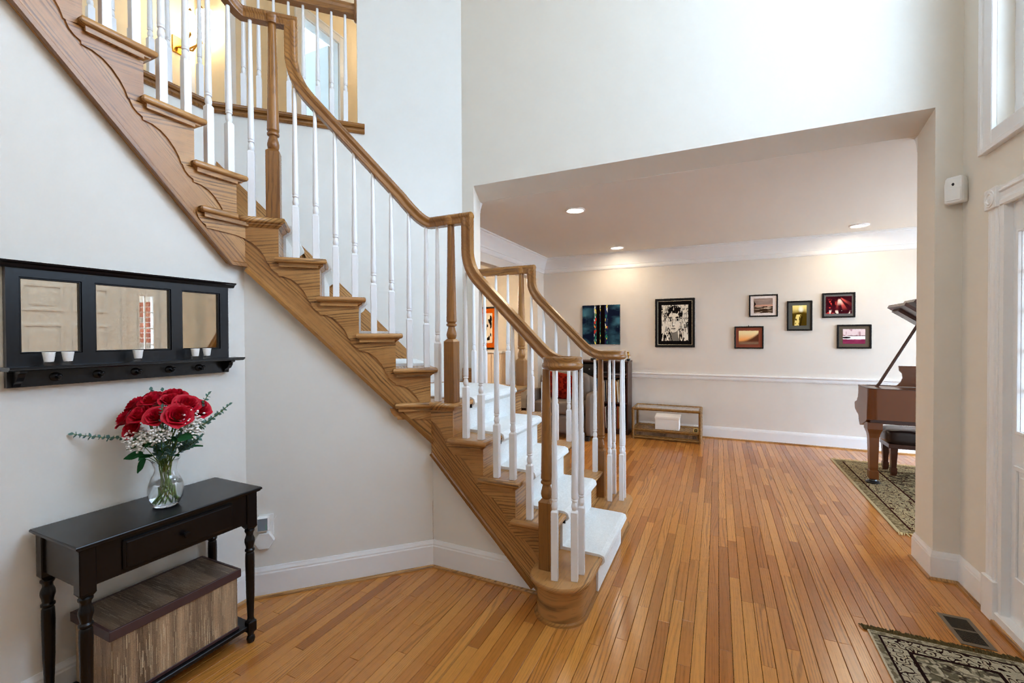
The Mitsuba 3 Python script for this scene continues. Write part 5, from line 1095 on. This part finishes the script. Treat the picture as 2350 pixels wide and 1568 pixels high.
m = prism(Polygon(rim), 0.272); m.apply_translation([0, 0, 0.595]); put('case', m, 'm_mahogany', pn, smooth=35)
put('top_edge', prism(Polygon(rim).buffer(0.002).difference(Polygon(rim).buffer(-0.035)), 0.006).apply_translation([0, 0, 0.866]), 'm_dark_mahogany', pn)
put('key_bed', cb(1.24, 2.7, 4.955, 5.32, 0.55, 0.60, .004), 'm_dark_mahogany', pn)
def pleg(x, y):
    s = [(0.055, 0.56), (0.055, 0.50), (0.042, 0.46), (0.036, 0.42), (0.030, 0.15), (0.027, 0.125), (0.034, 0.12), (0.034, 0.05), (0.028, 0.045)]
    ms = []
    for (r0, z0), (r1, z1) in zip(s[:-1], s[1:]): ms.append(trimesh.convex.convex_hull(np.array([[x + sx * r, y + sy * r, z] for r, z in ((r0, z0), (r1, z1)) for sx in (-1, 1) for sy in (-1, 1)])) if abs(z0 - z1) > 1e-6 else None)
    return cat(*[q for q in ms if q is not None])
for x, y in ((1.275, 5.00), (2.6, 5.00)):
    l_ = put('leg', pleg(x, y), 'm_mahogany', pn); put('caster_cup', lathe([(0.05, 0.009), (0.055, 0.016), (0.045, 0.026), (0.03, 0.03), (0.02, 0.05)], 20, (x, y, 0)), 'm_dark_plastic', l_, smooth=40)
lid = [(1.46, 1.625), (2.42, 0.895), (2.41, 0.87), (1.447, 1.60)]
m = prism(Polygon(lid), 0.42); m.vertices = np.stack([m.vertices[:, 0], 4.86 + m.vertices[:, 2], m.vertices[:, 1]], 1); m.invert(); ld = put('lid', m, 'm_dark_mahogany', pn)
lid2 = [(1.52, 1.650), (2.0, 1.285), (1.985, 1.262), (1.505, 1.628)]
m = prism(Polygon(lid2), 0.25); m.vertices = np.stack([m.vertices[:, 0], 4.84 + m.vertices[:, 2], m.vertices[:, 1]], 1); m.invert(); put('folded_flap', m, 'm_dark_mahogany', ld)
lid3 = [(1.475, 1.578), (1.80, 1.335), (1.79, 1.318), (1.462, 1.56)]
m = prism(Polygon(lid3), 0.16); m.vertices = np.stack([m.vertices[:, 0], 5.06 + m.vertices[:, 2], m.vertices[:, 1]], 1); m.invert(); put('lid_flap', m, 'm_dark_mahogany', ld)
put('lid_prop', tube([(1.335, 5.16, 0.86), (1.36, 5.16, 0.895), (1.64, 5.16, 1.45)], 0.012, 10), 'm_dark_mahogany', pn, smooth=50)
dk = Polygon([(1.45, 0.872), (1.50, 0.88), (1.525, 0.91), (1.54, 0.95), (1.535, 0.99), (1.515, 1.015), (1.51, 1.06), (2.2, 1.06), (2.2, 0.872)])
m = prism(dk, 0.014); m.vertices = np.stack([m.vertices[:, 0], 5.19 + m.vertices[:, 2], m.vertices[:, 1]], 1); m.invert(); put('music_desk', m, 'm_mahogany', pn)
pb = thing('piano_bench', 'tufted dark leather piano bench behind the piano leg', 'bench')
sx0, sx1, sy0, sy1 = 1.455, 2.1, 5.29, 5.60
m = cush(sx0, sx1, sy0, sy1, 0.30, 0.455); v = m.vertices; tops = v[:, 2] > 0.41
v[:, 2] -= np.where(v[:, 2] > 0.40, 0.014 * (np.cos((v[:, 0] - sx0) * 2 * math.pi / 0.13) * np.cos((v[:, 1] - sy0) * 2 * math.pi / 0.13) > 0.6), 0); m.vertices = v
put('leather_seat', m, 'm_leather', pb, smooth=60)
for i in range(4):
    for j in range(2): put('button', ball((sx0 + 0.09 + i * 0.14, sy0 + 0.09 + j * 0.13, 0.447), 0.009, 2, (1, 1, .5)), 'm_leather', pb, smooth=True)
put('seat_rail', cb(sx0 + .02, sx1 - .02, sy0 + .02, sy1 - .02, 0.268, 0.312, .004), 'm_dark_mahogany', pb)
for x in (1.515, 2.04):
    for y in (5.335, 5.56):
        put('leg', cat(trimesh.convex.convex_hull(np.array([[x + sx * r, y + sy * r, z] for r, z in ((0.028, 0.27), (0.019, 0.085)) for sx in (-1, 1) for sy in (-1, 1)])), trimesh.convex.convex_hull(np.array([[x + sx * r, y + sy * r, z] for r, z in ((0.024, 0.085), (0.024, 0.04), (0.017, 0.008)) for sx in (-1, 1) for sy in (-1, 1)]))), 'm_dark_mahogany', pb)

# ---- side room: white-topped cabinet and a picture
cbn = thing('white_cabinet', 'beige panelled cabinet with a white top in the side room', 'cabinet')
put('top', cb(-4.06, -3.42, 6.93, 7.35, 1.055, 1.085, .004), 'm_trim', cbn)
q = cb(-4.04, -3.44, 6.96, 7.34, 0.06, 1.055, .003); put('body', q, 'm_card', cbn, color=vc(q, (222, 200, 176)))
for i in range(3):
    x0 = -4.03 + i * 0.195; q = cat(cb(x0, x0 + 0.185, 6.945, 6.962, 0.12, 1.03, .003)); put('door', q, 'm_card', cbn, color=vc(q, (228, 206, 182)))
put('plinth', cb(-4.05, -3.43, 6.94, 7.35, 0.0, 0.09, .003), 'm_trim', cbn)
t = thing('side_picture', 'abstract picture with an orange mat in a black frame behind the balusters', 'picture')
y0 = 7.598
def on_side(m): m = m.copy(); m.vertices = m.vertices - np.array([0, YB - y0, 0]); return m
put('frame', on_side(frame4(-4.22, -3.86, 1.10, 1.92, 0.03, 0, 0.022)), 'm_picture_frame', t)
q = on_side(on_far(cb(-4.20, -3.88, 1.12, 1.90, 0.001, 0.012, .001))); put('mat_board', q, 'm_card', t, color=vc(q, (206, 92, 22)))
q, uv = quad(-4.13, -3.95, 1.22, 1.80, 0.014); put('print', on_side(q), 'm_art_abstract', t, uv=uv)

# ================================================================== LAMPS
def emit(r, g, b, k): return {'emitter': {'type': 'area', 'radiance': rgb(r * k * LAMP, g * k * LAMP, b * k * LAMP)}}
for (x, y, lb) in ((-1.213, 4.02, 'recessed ceiling light nearest the stairs'), (-1.225, 5.97, 'recessed ceiling light near the far left wall'), (1.382, 5.92, 'recessed ceiling light above the framed photos')):
    l_ = thing('recessed_light', lb, 'ceiling light', 'recessed lights in the living-room ceiling')
    ring = trimesh.creation.revolve(np.array([(0.070, 0.0), (0.092, 0.0), (0.090, -0.006), (0.080, -0.010), (0.072, -0.006), (0.070, 0.0)]), sections=40); ring.apply_translation([x, y, ZC]); put('trim_ring', ring, 'm_trim', l_, smooth=40)
    a = np.arange(32) * 2 * math.pi / 32; d_ = trimesh.Trimesh(np.vstack([np.c_[x + 0.071 * np.cos(a), y + 0.071 * np.sin(a), np.full(32, ZC - 0.003)], [[x, y, ZC - 0.003]]]), [[(i + 1) % 32, i, 32] for i in range(32)], process=False)
    put('lamp_disc', d_, 'm_matt_white', l_, **emit(1.0, 0.84, 0.62, 30.0))
# wall lamp of the upper hall: three glass cylinders on brass arms
wl = thing('wall_lamp', 'brass wall lamp with three glowing glass cylinders in the upper hall', 'lamp')
put('back_plate', cb(-4.75, -4.735, 2.50, 2.58, 4.10, 4.26, .004), 'm_brass', wl)
for (y, z0, z1) in ((2.50, 4.19, 4.37), (2.60, 4.17, 4.46), (2.665, 4.34, 4.50)):
    put('arm', tube([(-4.735, 2.54, 4.16), (-4.60, (2.54 + y) / 2, 4.12), (-4.45, y, z0 - 0.02), (-4.45, y, z0)], 0.008, 8), 'm_brass', wl, smooth=50)
    put('glass_shade', lathe([(0.030, z0), (0.042, z0 + 0.02), (0.042, z1 - 0.02), (0.034, z1)], 20, (-4.45, y, 0)), 'm_matt_white', wl, smooth=40, **emit(1.0, 0.88, 0.66, 3.5))
    put('shade_cap', lathe([(0.018, z1), (0.014, z1 + 0.02), (0.004, z1 + 0.04)], 14, (-4.45, y, 0)), 'm_brass', wl, smooth=40)
hk = thing('brass_hook', 'thin brass hook on the cream wall of the upper hall', 'hook'); put('hook', tube([(-4.74, 2.41, 4.20), (-4.70, 2.41, 4.18), (-4.70, 2.41, 4.02), (-4.72, 2.43, 4.0)], 0.006, 6), 'm_brass', hk)
# ceiling lamps that the photograph does not frame but whose warm light fills the side room, the upper hall and the foyer
def globe(name, lb, p, r, col, k):
    g = thing(name, lb, 'lamp'); put('globe', ball(p, r, 3), 'm_matt_white', g, smooth=True, **emit(*col, k)); put('stalk', tube([(p[0], p[1], p[2] + r), (p[0], p[1], p[2] + r + 0.3)], 0.01, 6), 'm_brass', g)
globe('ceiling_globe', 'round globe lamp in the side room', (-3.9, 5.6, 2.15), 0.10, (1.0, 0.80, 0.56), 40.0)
globe('ceiling_globe', 'round globe lamp in the upper hall', (-3.6, 4.6, 5.0), 0.10, (1.0, 0.86, 0.66), 6.0)

ch = thing('chandelier', 'brass foyer chandelier with frosted globes hanging above the entrance', 'chandelier')
cx_, cy_, cz_ = -0.35, 0.5, 3.0
put('stem', tube([(cx_, cy_, 5.4), (cx_, cy_, cz_ - 0.1)], 0.012, 8), 'm_brass', ch)
for i in range(5):
    a = i * 2 * math.pi / 5; ex, ey = cx_ + 0.34 * math.cos(a), cy_ + 0.34 * math.sin(a)
    put('arm', tube(bez((cx_, cy_, cz_ - 0.07), (cx_ + 0.25 * math.cos(a), cy_ + 0.25 * math.sin(a), cz_ - 0.2), (ex, ey, cz_), 8), 0.008, 6), 'm_brass', ch, smooth=50)
    put('globe', ball((ex, ey, cz_ + 0.08), 0.085, 3), 'm_matt_white', ch, smooth=True, **emit(1.0, 0.97, 0.93, 6.0))

fl_ = thing('floor_lamp', 'floor lamp with a round glowing shade by the piano', 'lamp')
put('base', lathe([(0.14, 0.0), (0.14, 0.02), (0.02, 0.035)], 24, (3.5, 5.4, 0)), 'm_brass', fl_, smooth=40); put('pole', tube([(3.5, 5.4, 0.03), (3.5, 5.4, 1.5)], 0.012, 8), 'm_brass', fl_)
put('lamp_shade', ball((3.5, 5.4, 1.62), 0.16, 3), 'm_matt_white', fl_, smooth=True, **emit(1.0, 0.88, 0.74, 9.0))
